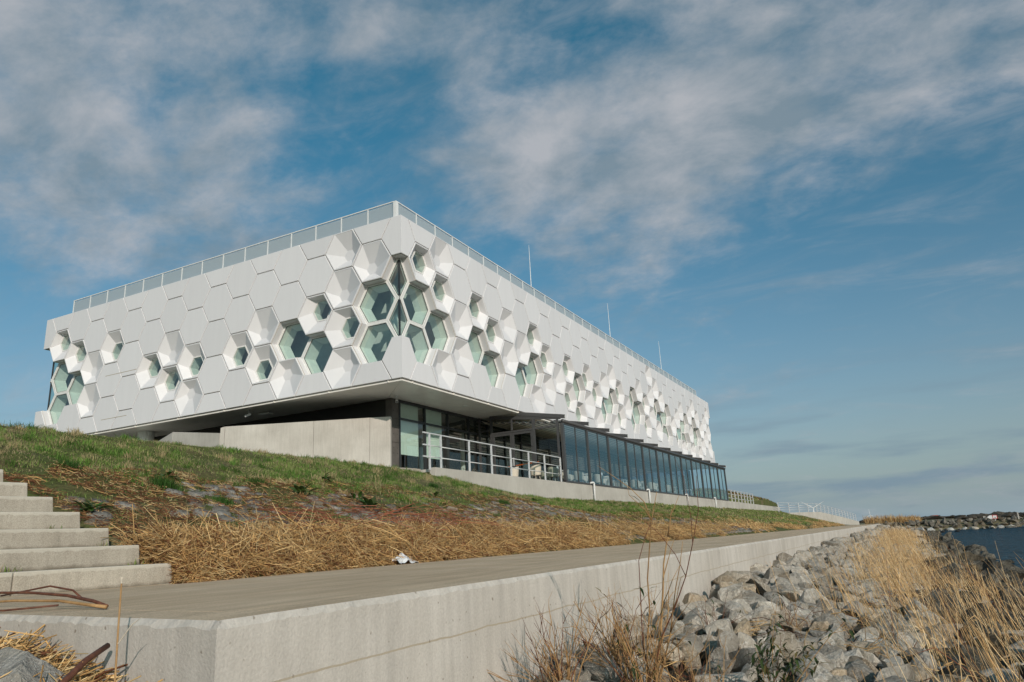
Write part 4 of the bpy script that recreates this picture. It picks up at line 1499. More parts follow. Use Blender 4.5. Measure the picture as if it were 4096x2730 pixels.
ROCK_HI = [rock_data(100 + k, 3) for k in range(12)]
ROCK_LO = [rock_data(100 + k, 2) for k in range(12)]
ROCK_XLO = [rock_data(100 + k, 1, 6) for k in range(12)]
ME_ROCK = [rock_mesh('boulder', *d, M['rock']) for d in ROCK_HI]
ME_DARK = [rock_mesh('dark_boulder', *d, M['rock_dark']) for d in ROCK_HI]
ME_FAR = [rock_mesh('mole_boulder', *d, M['rock_far']) for d in ROCK_LO]
ME_FARP = [rock_mesh('mole_boulder', *d, M['rock_pale']) for d in ROCK_LO]


def rot_mats(n, g, tilt=0.5):
    a = g.uniform(0, 2 * np.pi, n); b = g.normal(0, tilt, n); c = g.normal(0, tilt, n)
    ca, sa, cb, sb, cc, sc_ = np.cos(a), np.sin(a), np.cos(b), np.sin(b), np.cos(c), np.sin(c)
    Rz = np.zeros((n, 3, 3)); Rz[:, 0, 0] = ca; Rz[:, 0, 1] = -sa; Rz[:, 1, 0] = sa; Rz[:, 1, 1] = ca; Rz[:, 2, 2] = 1
    Rx = np.zeros((n, 3, 3)); Rx[:, 0, 0] = 1; Rx[:, 1, 1] = cb; Rx[:, 1, 2] = -sb; Rx[:, 2, 1] = sb; Rx[:, 2, 2] = cb
    Ry = np.zeros((n, 3, 3)); Ry[:, 1, 1] = 1; Ry[:, 0, 0] = cc; Ry[:, 0, 2] = sc_; Ry[:, 2, 0] = -sc_; Ry[:, 2, 2] = cc
    return Rx @ Ry @ Rz


def place_rocks(P, S, name, meshes, lo, mat, limit, label, group, cat, stuffname, g):
    """the largest in the picture as things, the others as one mass"""
    n = len(P)
    R = rot_mats(n, g)
    sc = S[:, None] * g.uniform([0.85, 0.85, 0.8], [1.25, 1.2, 1.15], (n, 3))
    dist = np.linalg.norm(P, axis=1)
    size = np.where(in_view(P), S / dist, 0)
    order = np.argsort(-size)
    pick = [i for i in order[:limit] if size[i] > 0]
    vi = g.integers(0, 12, n)
    for i in pick:
        o = link_mesh(name, meshes[vi[i]], None, tuple(P[i]))
        o.rotation_euler = Matrix(R[i].tolist()).to_euler()
        o.scale = tuple(sc[i])
        props(o, label(P[i], S[i]) if callable(label) else label, cat, group)
    rest = np.setdiff1d(np.arange(n), pick)
    VV, FF, off = [], [], 0
    for i in rest:
        V, F = lo[vi[i]]
        v = (V * sc[i]) @ R[i].T + P[i]
        VV.append(v); FF.append(F + off); off += len(V)
    if VV:
        me = rock_mesh(stuffname, np.concatenate(VV), np.concatenate(FF), mat)
        props(link_mesh(stuffname, me), kind='stuff')


def jgrid(x0, x1, y0, y1, s, g, jit=0.38):
    xs = np.arange(x0, x1, s); ys = np.arange(y0, y1, s)
    X, Y = np.meshgrid(xs, ys)
    X = X.ravel() + g.uniform(-jit, jit, X.size) * s; Y = Y.ravel() + g.uniform(-jit, jit, Y.size) * s
    return X, Y


def size_word(s):
    return 'large' if s > 0.29 else 'small' if s < 0.19 else 'mid-sized'


def how_far(y):
    return ('nearest the lower frame edge' if y < 6.5 else 'a few metres up the bank' if y < 9 else 'halfway to the bend of reeds' if y < 13 else 'on the far part of the bank')


def bank_label(p, s):
    w = 'against the quay wall' if p[0] < -1.7 else 'in the middle of the bank' if p[0] < -0.6 else 'among the reed stalks'
    return size_word(s) + ' grey boulder ' + w + ', ' + how_far(p[1])


def dark_label(p, s):
    w = 'in the reeds' if p[0] < 1.0 else 'behind the reeds' if p[0] < 1.8 else 'at the water line'
    return ('large' if s > 0.34 else 'smaller') + ' dark weathered boulder ' + w + ', ' + ('close to the frame corner' if p[1] < 10 else 'half way along the shore' if p[1] < 20 else 'far along the shore')


def riprap():
    g = np.random.default_rng(21)
    xs, ys, ss = [], [], []
    for (y0, y1, s) in ((2.6, 9, 0.255), (9, 26, 0.30), (26, 60, 0.50), (60, 108, 0.75)):
        X, Y = jgrid(XW + 0.16, 0.9, y0, y1, s, g)
        xs.append(X); ys.append(Y); ss.append(s * g.uniform(0.30, 0.92, X.size))
    # some large ones on top
    X = g.uniform(XW + 0.4, 0.4, 90); Y = g.uniform(3.5, 30, 90)
    xs.append(X); ys.append(Y); ss.append(g.uniform(0.19, 0.29, 90))
    X = np.concatenate(xs); Y = np.concatenate(ys); S = np.concatenate(ss)
    keep = X > XW + S * 0.55
    X, Y, S = X[keep], Y[keep], S[keep]
    # keep clear of the camera
    k2 = np.hypot(X, Y) > 1.6
    X, Y, S = X[k2], Y[k2], S[k2]
    Z = ground_z(X, Y) + S * g.uniform(0.0, 0.5, X.size) + 0.20 * np.exp(-((X - XW) / 0.8) ** 2) * np.clip((Y - 4) / 5, 0.0, 1)
    place_rocks(np.stack([X, Y, Z], 1), S, 'boulder', ME_ROCK, ROCK_LO, M['rock'], 300,
                bank_label, 'grey boulders of the bank', 'boulder', 'boulder_bank', g)
    xs, ys, ss = [], [], []
    for (y0, y1, s) in ((3.0, 14, 0.50), (14, 40, 0.62), (40, 108, 1.0)):
        w0 = 0.35 if y1 < 20 else 0.6; w1 = 2.1 if y1 < 20 else (2.5 if y1 < 60 else 3.6)
        X, Y = jgrid(w0, w1, y0, y1, s, g)
        xs.append(X); ys.append(Y); ss.append(s * g.uniform(0.45, 0.8, X.size))
    X = np.concatenate(xs); Y = np.concatenate(ys); S = np.concatenate(ss)
    Z = ground_z(X, Y) + S * g.uniform(0.05, 0.45, X.size)
    Z = np.maximum(np.minimum(Z, -1.12 - 0.19 * (X - 0.35) - 0.62 * S + 0.17), -1.50 - 0.3 * S)
    place_rocks(np.stack([X, Y, Z], 1), S, 'dark_boulder', ME_DARK, ROCK_LO, M['rock_dark'], 140,
                dark_label, 'dark boulders at the water', 'boulder', 'dark_boulder_bank', g)
    # harbour mole
    X, Y = jgrid(-4, 21, 110.0, 116.5, 0.78, g)
    S = g.uniform(0.34, 0.58, X.size)
    Z = ground_z(X, Y) + S * 0.25
    up = Y > 110.8
    place_rocks(np.stack([X, Y, Z], 1)[up], S[up], 'mole_boulder', ME_FAR, ROCK_XLO, M['rock_far'], 260,
                'brown boulder on the slope of the harbour mole across the water', 'boulders of the mole', 'boulder', 'mole_boulder_slope', g)
    X = np.arange(2, 21, 1.3) + g.uniform(-.4, .4, len(np.arange(2, 21, 1.3))); Y = 110.3 + g.uniform(-.4, .5, len(X))
    S = g.uniform(0.35, 0.75, len(X))
    place_rocks(np.stack([X, Y, np.full(len(X), ZW + 0.1)], 1), S, 'mole_boulder', ME_FARP, ROCK_XLO, M['rock_pale'], 60,
                'pale washed boulder at the foot of the harbour mole', 'pale boulders at the foot of the mole', 'boulder', 'mole_foot_rubble', g)
    # the rest of the mole, outside the frame
    X, Y = jgrid(21, 110, 109.6, 116.5, 1.1, g)
    S = g.uniform(0.45, 0.8, X.size)
    P = np.stack([X, Y, ground_z(X, Y) + S * .25], 1)
    R = rot_mats(len(P), g); VV, FF, off = [], [], 0
    for i in range(len(P)):
        V, F = ROCK_XLO[i % 12]
        VV.append((V * S[i]) @ R[i].T + P[i]); FF.append(F + off); off += len(V)
    props(link_mesh('mole_boulder_slope', rock_mesh('mole_boulder_slope', np.concatenate(VV), np.concatenate(FF), M['rock_far'])), kind='stuff')


riprap()


def revetment():
    """set stones of the lower dike slope: children of the ground"""
    g = np.random.default_rng(5)
    X, Y = [], []
    row = 0
    y = 5.0
    xs = np.arange(-11.6, -7.0, 0.30)
    for k, x in enumerate(xs):
        ys = np.arange(4.0, 52, 0.40) + (k % 2) * 0.2
        X.append(np.full(len(ys), x) + g.uniform(-.03, .03, len(ys))); Y.append(ys + g.uniform(-.04, .04, len(ys)))
    X = np.concatenate(X); Y = np.concatenate(Y)
    keep = (NA(X + 40, Y, 1.3, 3) > 0.47) & ~((Y < 5.7) & (X > -13))
    t = (XE - X) / (XE - XB)
    keep &= (t < 0.47 + 0.25 * (NB(X, Y, 3, 2) - 0.5)) | ((NC(X, Y, 2.2, 2) > 0.74) & (t < .55))
    keep &= (Y < 40) | (NB(X, Y, 4, 2) > .62)
    keep &= ~((Y < 7.6) & (NC(X, Y, .5, 2) < .62))
    X, Y = X[keep], Y[keep]
    P = np.stack([X, Y, ground_z(X, Y)], 1)
    # stone shapes: flat irregular prisms with domed tops
    shapes = []
    for k in range(8):
        gg = np.random.default_rng(300 + k)
        n = 7
        a = np.sort(gg.uniform(0, 2 * np.pi, n)) * 0 + np.linspace(0, 2 * np.pi, n, endpoint=False) + gg.uniform(-.25, .25, n)
        rx, ry = 0.145, 0.185
        r_ = gg.uniform(0.85, 1.1, n)
        V = [(rx * r_[i] * np.cos(a[i]), ry * r_[i] * np.sin(a[i]), -0.10) for i in range(n)]
        V += [(rx * r_[i] * np.cos(a[i]), ry * r_[i] * np.sin(a[i]), 0.015) for i in range(n)]
        V += [(0.78 * rx * r_[i] * np.cos(a[i]), 0.78 * ry * r_[i] * np.sin(a[i]), 0.045 + gg.uniform(-.008, .008)) for i in range(n)]
        F = []
        for i in range(n):
            j = (i + 1) % n
            F += [(i, j, n + j), (i, n + j, n + i), (n + i, n + j, 2 * n + j), (n + i, 2 * n + j, 2 * n + i)]
        for i in range(1, n - 1): F.append((2 * n, 2 * n + i, 2 * n + i + 1))
        shapes.append((np.array(V), np.array(F)))
    meshes = [np_mesh('paving_stone', v, f, M['paver']) for v, f in shapes]
    slope = math.atan2(2.6 + .3, XE - XB)
    d = np.linalg.norm(P, axis=1)
    vis = np.where(in_view(P), 1 / d, 0)
    pick = set(np.argsort(-vis)[:300].tolist())
    VV, FF, off = [], [], 0
    Rm = np.array(Matrix.Rotation(slope, 3, 'Y'))
    for i in range(len(P)):
        k = int(g.integers(0, 8)); rz = g.uniform(-.25, .25)
        lift = g.uniform(-0.045, 0.012)
        if i in pick:
            o = link_mesh('paving_stone', meshes[k], GROUND, (P[i, 0], P[i, 1], P[i, 2] + lift))
            o.rotation_euler = (g.uniform(-.06, .06), slope + g.uniform(-.06, .06), rz)
        else:
            c, s = math.cos(rz), math.sin(rz)
            Rz = np.array([[c, -s, 0], [s, c, 0], [0, 0, 1]])
            VV.append(shapes[k][0] @ (Rm @ Rz).T + P[i] + [0, 0, lift]); FF.append(shapes[k][1] + off); off += len(shapes[k][0])
    if VV:
        o = link_mesh('paving_stones', np_mesh('paving_stones', np.concatenate(VV), np.concatenate(FF), M['paver']), GROUND)
        props(o, kind='stuff')


revetment()


# ------------------------------------------------------------------ strands: straw, reed, grass
def tubes3(C, Rr, cols):
    """C (n,k,3) centre lines, Rr (n,k) radii -> triangular tubes"""
    n, k, _ = C.shape
    D = np.gradient(C, axis=1)
    D /= np.linalg.norm(D, axis=2, keepdims=True) + 1e-9
    ref = np.where(np.abs(D[:, :, 2:3]) > 0.9, np.array([1., 0, 0]), np.array([0, 0, 1.]))
    A = np.cross(D, ref); A /= np.linalg.norm(A, axis=2, keepdims=True) + 1e-9
    B = np.cross(D, A)
    V = np.zeros((n, k, 3, 3))
    for q in range(3):
        a = 2 * np.pi * q / 3
        V[:, :, q] = C + (A * np.cos(a) + B * np.sin(a)) * Rr[:, :, None]
    base = (np.arange(n) * k * 3)[:, None, None]
    seg = (np.arange(k - 1) * 3)[None, :, None]
    q = np.arange(3)[None, None]
    q2 = (np.arange(3) + 1)[None, None] % 3
    F = np.stack([base + seg + q, base + seg + q2, base + seg + 3 + q2, base + seg + 3 + q], -1).reshape(-1, 4)
    cl = np.repeat(cols, k * 3, axis=0)
    return V.reshape(-1, 3), F, cl


def straw_cols(n, g, red=0.08):
    a = np.array([0.63, 0.395, 0.165]); b = np.array([0.42, 0.24, 0.09]); c = np.array([0.72, 0.54, 0.29]); r = np.array([0.17, 0.065, 0.03])
    u = g.random((n, 1)); v = g.random((n, 1))
    col = np.where(u < 0.5, a + (c - a) * v, a + (b - a) * v)
    col = np.where(g.random((n, 1)) < red, r * (0.7 + 0.8 * v), col)
    return col * g.uniform(0.5, 1.3, (n, 1))


def straw_field(name, X, Y, lift, lmin, lmax, rad_, g, up=0.25, red=0.08, label=None):
    n = len(X)
    Z = ground_z(X, Y) + lift
    az = g.uniform(0, 2 * np.pi, n); el = g.normal(0.05, up, n)
    Ln = g.uniform(lmin, lmax, n)
    D = np.stack([np.cos(az) * np.cos(el), np.sin(az) * np.cos(el), np.sin(el)], 1)
    # lie along the slope
    D[:, 2] += -D[:, 0] * 0.33 * (X < XE)
    M0 = np.stack([X, Y, Z], 1)
    bend = g.normal(0, 0.12, (n, 3)) * Ln[:, None]
    C = np.stack([M0 - D * Ln[:, None] / 2, M0 + bend * .5, M0 + D * Ln[:, None] / 2], 1)
    R = np.repeat((rad_ * g.uniform(0.6, 1.3, n))[:, None], 3, 1); R[:, 2] *= 0.6
    V, F, c = tubes3(C, R, straw_cols(n, g, red))
    o = link_mesh(name, np_mesh(name, V, F, M['straw'], c))
    props(o, label, None, None, 'stuff')
    return o


def straw():
    g = np.random.default_rng(31)
    # the drift of cut reed beside the path
    n = 60000
    Y = 5.5 + 46 * g.random(n) ** 1.9
    wdt = 0.55 + 1.3 * NA(Y, Y * 0, 1.6, 3) ** 1.6 * np.clip(1.35 - Y / 60, 0.3, 1)
    u = np.abs(g.normal(0, 0.55, n))
    X = XE - 0.05 - u * wdt + g.normal(0, .03, n)
    keep = (X < XE + 0.12) & (NB(X, Y, 1.6, 3) + 0.25 * (Y < 18) - 0.012 * np.clip(Y - 18, 0, 40) > 0.47)
    X, Y = X[keep], Y[keep]
    hgt = 0.34 * np.exp(-((XE - 0.55 - X) / 0.55) ** 2) * (0.1 + 1.5 * NC(X, Y, 0.8, 2)) * np.clip(1.2 - Y / 50, 0.25, 1)
    straw_field('straw_drift', X, Y, hgt * g.random(len(X)), 0.08, 0.40, 0.0032, g, 0.55, 0.24)
    # longer pale stems lying on and sticking out of the drift
    n = 2600
    Y = 5.6 + 30 * g.random(n) ** 1.6; X = XE - 0.15 - np.abs(g.normal(0, .55, n))
    straw_field('straw_stems', X, Y, 0.10 + 0.22 * g.random(n) * np.exp(-((XE - .55 - X) / .55) ** 2), 0.3, 0.85, 0.0046, g, 0.42, 0.05)
    # loose bits between the stones
    n = 34000
    X = g.uniform(-11.8, -7.3, n); Y = 4.5 + 42 * g.random(n) ** 1.6
    keep = (NA(X, Y, 0.9, 3) > 0.40) & ~((Y < 5.6))
    X, Y = X[keep], Y[keep]
    straw_field('loose_straw', X, Y, 0.03 * g.random(len(X)) + .03, 0.04, 0.22, 0.0040, g, 0.22, 0.66)
    # patches of dead grass farther along
    n = 9000
    Y = 40 + 70 * g.random(n); X = XE - 0.1 - np.abs(g.normal(0, 1.5, n))
    keep = NB(X * 2.0, Y * .6, 2.6, 3) > 0.52
    X, Y = X[keep], Y[keep]
    straw_field('dead_grass', X, Y, 0.12 * g.random(len(X)), 0.2, 0.7, 0.011, g, 0.45, 0.1)
    # heap at the near end of the quay
    n = 7000
    X = g.uniform(-5.2, -2.75, n); Y = end_y(X) - 0.06 - np.abs(g.normal(0, .35, n))
    keep = (g.random(n) < np.clip((-2.6 - X) / 1.2, 0, 1)) & (Y > 1.1)
    X, Y = X[keep], Y[keep]
    hz = 0.17 * np.clip((-2.75 - X) / 1.1, 0, 1)
    straw_field('straw_heap', X, Y, hz * g.random(len(X)) + .01, 0.10, 0.36, 0.0042, g, 0.30, 0.1)
    # litter caught among the boulders
    n = 2600
    X = g.uniform(XW + .1, 1.0, n); Y = 3.2 + 16 * g.random(n) ** 1.3
    keep = NB(X, Y, .8, 2) > .5
    X, Y = X[keep], Y[keep]
    straw_field('boulder_litter', X, Y, 0.05 + 0.12 * g.random(len(X)), 0.10, 0.4, 0.0035, g, 0.4, 0.3)


straw()


def reeds():
    g = np.random.default_rng(41)
    n = 7000
    Y = np.where(g.random(n) < .62, 4.6 + 60 * g.random(n) ** 1.75, 13 + 45 * g.random(n) ** 1.3)
    ctr = np.interp(Y, [4, 7, 12, 20, 40, 70], [1.2, 0.78, 0.22, -0.08, -0.1, 0.25])
    wd = np.interp(Y, [4, 12, 30, 70], [0.72, 0.66, 0.55, 0.6])
    X = ctr + g.normal(0, 1, n) * wd
    dens = NB(X, Y, 0.9, 2)
    keep = (dens > 0.37) & (X > XW + .5) & (X < 2.2) & (np.hypot(X, Y) > 3.6)
    X, Y = X[keep], Y[keep]; n = len(X)
    Z = ground_z(X, Y) - .03
    H = g.uniform(0.40, 0.92, n) * np.interp(Y, [4, 9, 14, 60], [1.0, 0.95, 0.85, 1.15])
    tall = g.random(n) < 0.05
    H = np.where(tall, H * 1.55, H)
    lean = np.stack([g.normal(-0.25, 0.15, n), g.normal(0.05, 0.15, n)], 1)
    k = 5
    s = np.linspace(0, 1, k)
    C = np.zeros((n, k, 3))
    curve = g.normal(0, 0.06, (n, 2))
    for q in range(k):
        C[:, q, 0] = X + H * (lean[:, 0] * s[q] + curve[:, 0] * s[q] ** 2)
        C[:, q, 1] = Y + H * (lean[:, 1] * s[q] + curve[:, 1] * s[q] ** 2)
        C[:, q, 2] = Z + H * s[q] * (1 - 0.1 * s[q])
    r0 = g.uniform(0.0021, 0.0036, n) * np.interp(Y, [4, 15, 60], [1.0, 1.3, 2.6])
    R = r0[:, None] * (1 - 0.55 * s[None])
    col = straw_cols(n, g, 0.03) * np.array([1.12, 1.16, 1.30])
    V, F, c = tubes3(C, R, col)
    # broken leaves hanging from the stalks
    m = n // 6
    idx = g.integers(0, n, m)
    q = g.integers(1, k - 1, m)
    P0 = C[idx, q]
    az = g.uniform(0, 2 * np.pi, m); L = g.uniform(0.10, 0.28, m)
    P1 = P0 + np.stack([np.cos(az) * L * .6, np.sin(az) * L * .6, L * .5], 1)
    P2 = P1 + np.stack([np.cos(az) * L * .5, np.sin(az) * L * .5, -L * .15], 1)
    C2 = np.stack([P0, P1, P2], 1)
    R2 = np.repeat(r0[idx][:, None], 3, 1) * np.array([0.8, 1.1, 0.2])
    V2, F2, c2 = tubes3(C2, R2, col[idx] * 0.95)
    V = np.concatenate([V, V2]); F = np.concatenate([F, F2 + n * k * 3]); c = np.concatenate([c, c2])
    props(link_mesh('reed_bed', np_mesh('reed_bed', V, F, M['straw'], c)), None, None, None, 'stuff')
    # tall dry growth at the far end of the quay
    n = 3500
    X = g.uniform(-4.5, 2.5, n); Y = g.uniform(118, 131, n)
    keep = NA(X, Y, 2.5, 2) > .42
    X, Y = X[keep], Y[keep]; n = len(X)
    H = g.uniform(.5, 1.3, n) * (0.5 + NB(X, Y, 3, 2))
    Z = ground_z(X, Y)
    ln = g.normal(0, .25, (n, 2))
    C = np.zeros((n, 3, 3))
    for q, ss in enumerate((0, .5, 1)):
        C[:, q, 0] = X + ln[:, 0] * ss * H; C[:, q, 1] = Y + ln[:, 1] * ss * H; C[:, q, 2] = Z + H * ss
    V, F, c = tubes3(C, np.full((n, 3), 0.025) * np.array([1, .9, .4]), straw_cols(n, g, 0.15) * .8)
    props(link_mesh('far_reeds', np_mesh('far_reeds', V, F, M['straw'], c)), None, None, None, 'stuff')


reeds()


def blades(X, Y, H, W, col, g, lean=0.45, Z=None):
    n = len(X)
    if Z is None: Z = ground_z(X, Y) - 0.01
    az = g.uniform(0, 2 * np.pi, n)
    la = g.uniform(0, 2 * np.pi, n); ll = np.abs(g.normal(0, lean, n))
    dx, dy = np.cos(az) * W / 2, np.sin(az) * W / 2
    lx, ly = np.cos(la) * ll * H, np.sin(la) * ll * H
    V = np.zeros((n, 5, 3))
    V[:, 0] = np.stack([X - dx, Y - dy, Z], 1); V[:, 1] = np.stack([X + dx, Y + dy, Z], 1)
    V[:, 2] = np.stack([X - dx * .8 + lx * .35, Y - dy * .8 + ly * .35, Z + H * .55], 1)
    V[:, 3] = np.stack([X + dx * .8 + lx * .35, Y + dy * .8 + ly * .35, Z + H * .55], 1)
    V[:, 4] = np.stack([X + lx, Y + ly, Z + H * (1 - 0.25 * np.clip(ll, 0, 1))], 1)
    b = (np.arange(n) * 5)[:, None]
    F = np.concatenate([b + np.array([[0, 1, 3]]), b + np.array([[0, 3, 2]]), b + np.array([[2, 3, 4]])])
    return V.reshape(-1, 3), F, np.repeat(col, 5, axis=0)


def grass_color(X, Y, g, dry=0.22):
    n = len(X)
    g1 = np.array([0.150, 0.235, 0.050]); g2 = np.array([0.265, 0.330, 0.100]); g3 = np.array([0.060, 0.130, 0.022]); d = np.array([0.42, 0.35, 0.20])
    u = g.random((n, 1))
    pn = NB(X, Y, 0.9, 3)[:, None]
    col = np.where(pn < .42, g3 + (g1 - g3) * u, g1 + (g2 - g1) * u)
    dn = np.clip((NA(X + 13, Y, 1.9, 3)[:, None] - .46) * 3.2, 0, 1) * .5 + dry
    col = np.where(g.random((n, 1)) < dn, d * (0.55 + .6 * u), col)
    return col


def grass():
    g = np.random.default_rng(51)
    VV, FF, CC, off = [], [], [], 0

    def add(V, F, c):
        nonlocal off
        VV.append(V); FF.append(F + off); CC.append(c); off += len(V)

    def cover(X, Y):
        t = (XE - X) / (XE - XB)
        lim = 0.46 + 0.42 * (NC(X, Y, 1.7, 3) - .5)
        lim = np.where(Y > 34, np.interp(Y, [34, 44, 60], [0.44, 0.18, 0.14]) + 0.22 * (NC(X, Y * .5, 2.0, 3) - .5), lim)
        base = np.clip((t - lim) * 5, 0.17 * (t > .15), 1)
        patch = np.clip((NB(X, Y, 1.2, 3) - 0.28) * 4, 0.12, 1)
        return base * patch
    for (y0, y1, xm, xM, n, h0, h1, w) in ((2.0, 13, -16.4, -7.2, 150000, .035, .10, .0085), (13, 26, -18.5, -7.0, 135000, .045, .12, .012),
                                            (26, 48, -15.0, -6.8, 70000, .06, .14, .020), (48, 118, -15.0, -6.75, 75000, .09, .20, .045)):
        X = g.uniform(xm, xM, n); Y = g.uniform(y0, y1, n)
        keep = g.random(n) < cover(X, Y)
        keep &= ~((Y > 22.3) & (X < XB + 0.02)) & ~((Y < 5.75) & (X > -14.2))
        # nothing where the wing wall stands
        X, Y = X[keep], Y[keep]
        H = g.uniform(h0, h1, len(X)) * (0.25 + 1.5 * NA(X, Y, .40, 2) ** 1.4)
        c = grass_color(X, Y, g)
        add(*blades(X, Y, H, np.full(len(X), w) * g.uniform(.7, 1.4, len(X)), c, g, 0.85))
    # rank clumps standing above the short turf, green and dead
    nc = 900
    cxs = g.uniform(-15.2, -9.6, nc); cys = 3 + 50 * g.random(nc) ** 1.5
    ok = (cover(cxs, cys) > .25) & ~((cys > 22.3) & (cxs < XB + .3)) & ~((cys < 6) & (cxs > -14.2))
    cxs, cys = cxs[ok], cys[ok]
    k = 46
    X = np.repeat(cxs, k) + g.normal(0, .07, len(cxs) * k); Y = np.repeat(cys, k) + g.normal(0, .07, len(cxs) * k)
    deadc = np.repeat(g.random(len(cxs)) < .35, k)[:, None]
    u = g.random((len(X), 1)); dk = np.repeat(g.uniform(.6, 1.25, len(cxs)), k)[:, None]
    c = np.where(deadc, np.array([0.46, 0.37, 0.20]) * (.6 + .6 * u), np.array([0.10, 0.19, 0.035]) * (.6 + .9 * u) * dk)
    keep = ~((Y > 22.3) & (X < XB + .02))
    X, Y, c = X[keep], Y[keep], c[keep]
    add(*blades(X, Y, g.uniform(.07, .19, len(X)), np.full(len(X), .009) * np.interp(Y, [5, 50], [1, 2.5]), c, g, .75))
    # grass over the mound beyond the terrace
    n = 14000
    X = g.uniform(-34, -15.4, n); Y = g.uniform(84, 118, n)
    H = g.uniform(.10, .3, n)
    c = grass_color(X, Y, g, .35)
    brown = (X + 15) * 0.0 + (Y > 98) * .6
    c = np.where(g.random((n, 1)) < brown[:, None], np.array([0.22, 0.12, 0.05]) * g.uniform(.6, 1.2, (n, 1)), c)
    add(*blades(X, Y, H, np.full(n, .09), c, g, .5))
    # tufts along the top of the terrace wall
    n = 900
    Y = g.uniform(22.9, 34.5, n); X = XB - .24 + g.normal(0, .03, n)
    keep = NB(X, Y, .5, 2) > .45
    X, Y = X[keep], Y[keep]
    add(*blades(X, Y, g.uniform(.04, .12, len(X)), np.full(len(X), .012), grass_color(X, Y, g, .5), g, .5, Z=np.full(len(X), 2.76)))
    # blades growing from the joints of the stairs and the path edge
    n = 420
    k = g.integers(0, 7, n)
    cl = g.choice([0.35, 1.3, 1.9, 2.3, 0.1], n)
    Y = 5.46 - .033 * k - cl + g.normal(0, .05, n)
    X = -6.97 - .512 * k - 0.115 * (5.46 - Y) + 0.03 + g.normal(0, .02, n)
    keep = NC(k * 3.1, cl * 2.7, 1.0, 1) > .52
    X, Y, k = X[keep], Y[keep], k[keep]
    add(*blades(X, Y, g.uniform(.04, .10, len(X)), np.full(len(X), .008), grass_color(X, Y, g, .1), g, .9, Z=ZP + .209 * k))
    me = np_mesh('grass', np.concatenate(VV), np.concatenate(FF), M['grass'], np.concatenate(CC))
    props(link_mesh('grass', me), 'short patchy grass growing on the dike slope', None, None, 'stuff')


grass()


# ------------------------------------------------------------------ single plants
def leaf(V, F, base, d, up, L, W, cols, col, fold=0.25, droop=0.3):
    """pointed leaf made of two folded halves, three segments long"""
    d = Vector(d).normalized(); s = d.cross(Vector(up))
    s = s.normalized() if s.length > 1e-4 else Vector((1, 0, 0))
    n = s.cross(d).normalized()
    k0 = len(V)
    for t, w, z in ((0, 0.12, 0), (0.35, 1.0, 0.0), (0.7, 0.75, -0.4), (1.0, 0.03, -1.0)):
        c = Vector(base) + d * (L * t) + n * (z * droop * L)
        V += [c - s * (W * w / 2) + n * (fold * W * w / 2), c, c + s * (W * w / 2) + n * (fold * W * w / 2)]
    for q in range(3):
        a = k0 + q * 3
        F += [(a, a + 1, a + 4, a + 3), (a + 1, a + 2, a + 5, a + 4)]
    cols += [col] * 12


def weed(x, y, label, n, L, rr, tone=1.0):
    g0 = ground_pt(x, y)
    V, F, C = [], [], []
    t = thing('dock_plant', label, 'plant', tuple(g0), 'broad-leaved weeds on the dike')
    stems = MB()
    for k in range(n):
        az = rr.uniform(0, 2 * math.pi); el = rr.uniform(0.25, 1.15)
        d = Vector((math.cos(az) * math.cos(el), math.sin(az) * math.cos(el), math.sin(el)))
        b = g0 + Vector((rr.uniform(-.05, .05), rr.uniform(-.05, .05), 0))
        m = b + d * L * rr.uniform(.25, .5)
        stems.tube([b - Vector((0, 0, .03)), m], [0.006, 0.004], 5)
        c = (0.055 * tone * rr.uniform(.7, 1.3), 0.105 * tone * rr.uniform(.75, 1.25), 0.022 * tone)
        leaf(V, F, m, d + Vector((0, 0, -.15)), (0, 0, 1), L * rr.uniform(.7, 1.1), L * rr.uniform(.34, .5), C, c)
    me = raw_mesh('leaves', [v - g0 for v in V], F, M['leaf']); set_col(me, [(*c, 1) for c in C])
    link_mesh('leaves', me, t)
    so = stems.build('stems', M['bark_tan'], t)


rr = random.Random(8)
WEEDS = [(-11.36, 8.57, 'dark green broad-leaved weed high on the slope above the stairs', 12, .22), (-10.52, 11.03, 'broad-leaved weed in the grass at the upper edge of the stones', 16, .26),
         (-10.35, 12.55, 'pair of leafy weeds near the twig pile, left one', 14, .24), (-9.67, 12.15, 'large leafy dock weed just above the twig pile', 20, .30),
         (-9.35, 12.9, 'leafy weed right of the twig pile at the stone edge', 14, .26), (-9.3, 5.95, 'leafy weed beside the third concrete step', 15, .20),
         (-11.9, 13.2, 'small leafy weed in the middle of the grass slope', 12, .22), (-12.01, 24.9, 'leafy weed on the slope below the terrace wall', 10, .25),
         (-8.0, 5.8, 'low weed at the edge of the second concrete step', 9, .14), (-10.9, 16.4, 'low green weed on the slope below the glazed corner', 10, .22)]
for x, y, lb, n, L in WEEDS:
    weed(x, y, lb, n, L, rr)


def tussock(x, y, label, n, H, seed):
    g = np.random.default_rng(seed)
    p = ground_pt(x, y)
    X = x + g.normal(0, .09, n); Y = y + g.normal(0, .09, n)
    c = np.array([0.04, 0.095, 0.018]) * g.uniform(.6, 1.6, (n, 1))
    V, F, cl = blades(X, Y, g.uniform(.5, 1.0, n) * H, np.full(n, .011), c, g, .55)
    o = link_mesh('grass_tussock', np_mesh('grass_tussock', V - np.array(p), F, M['grass'], cl), None, tuple(p))
    props(o, label, 'grass', 'dark tussocks on the dike')


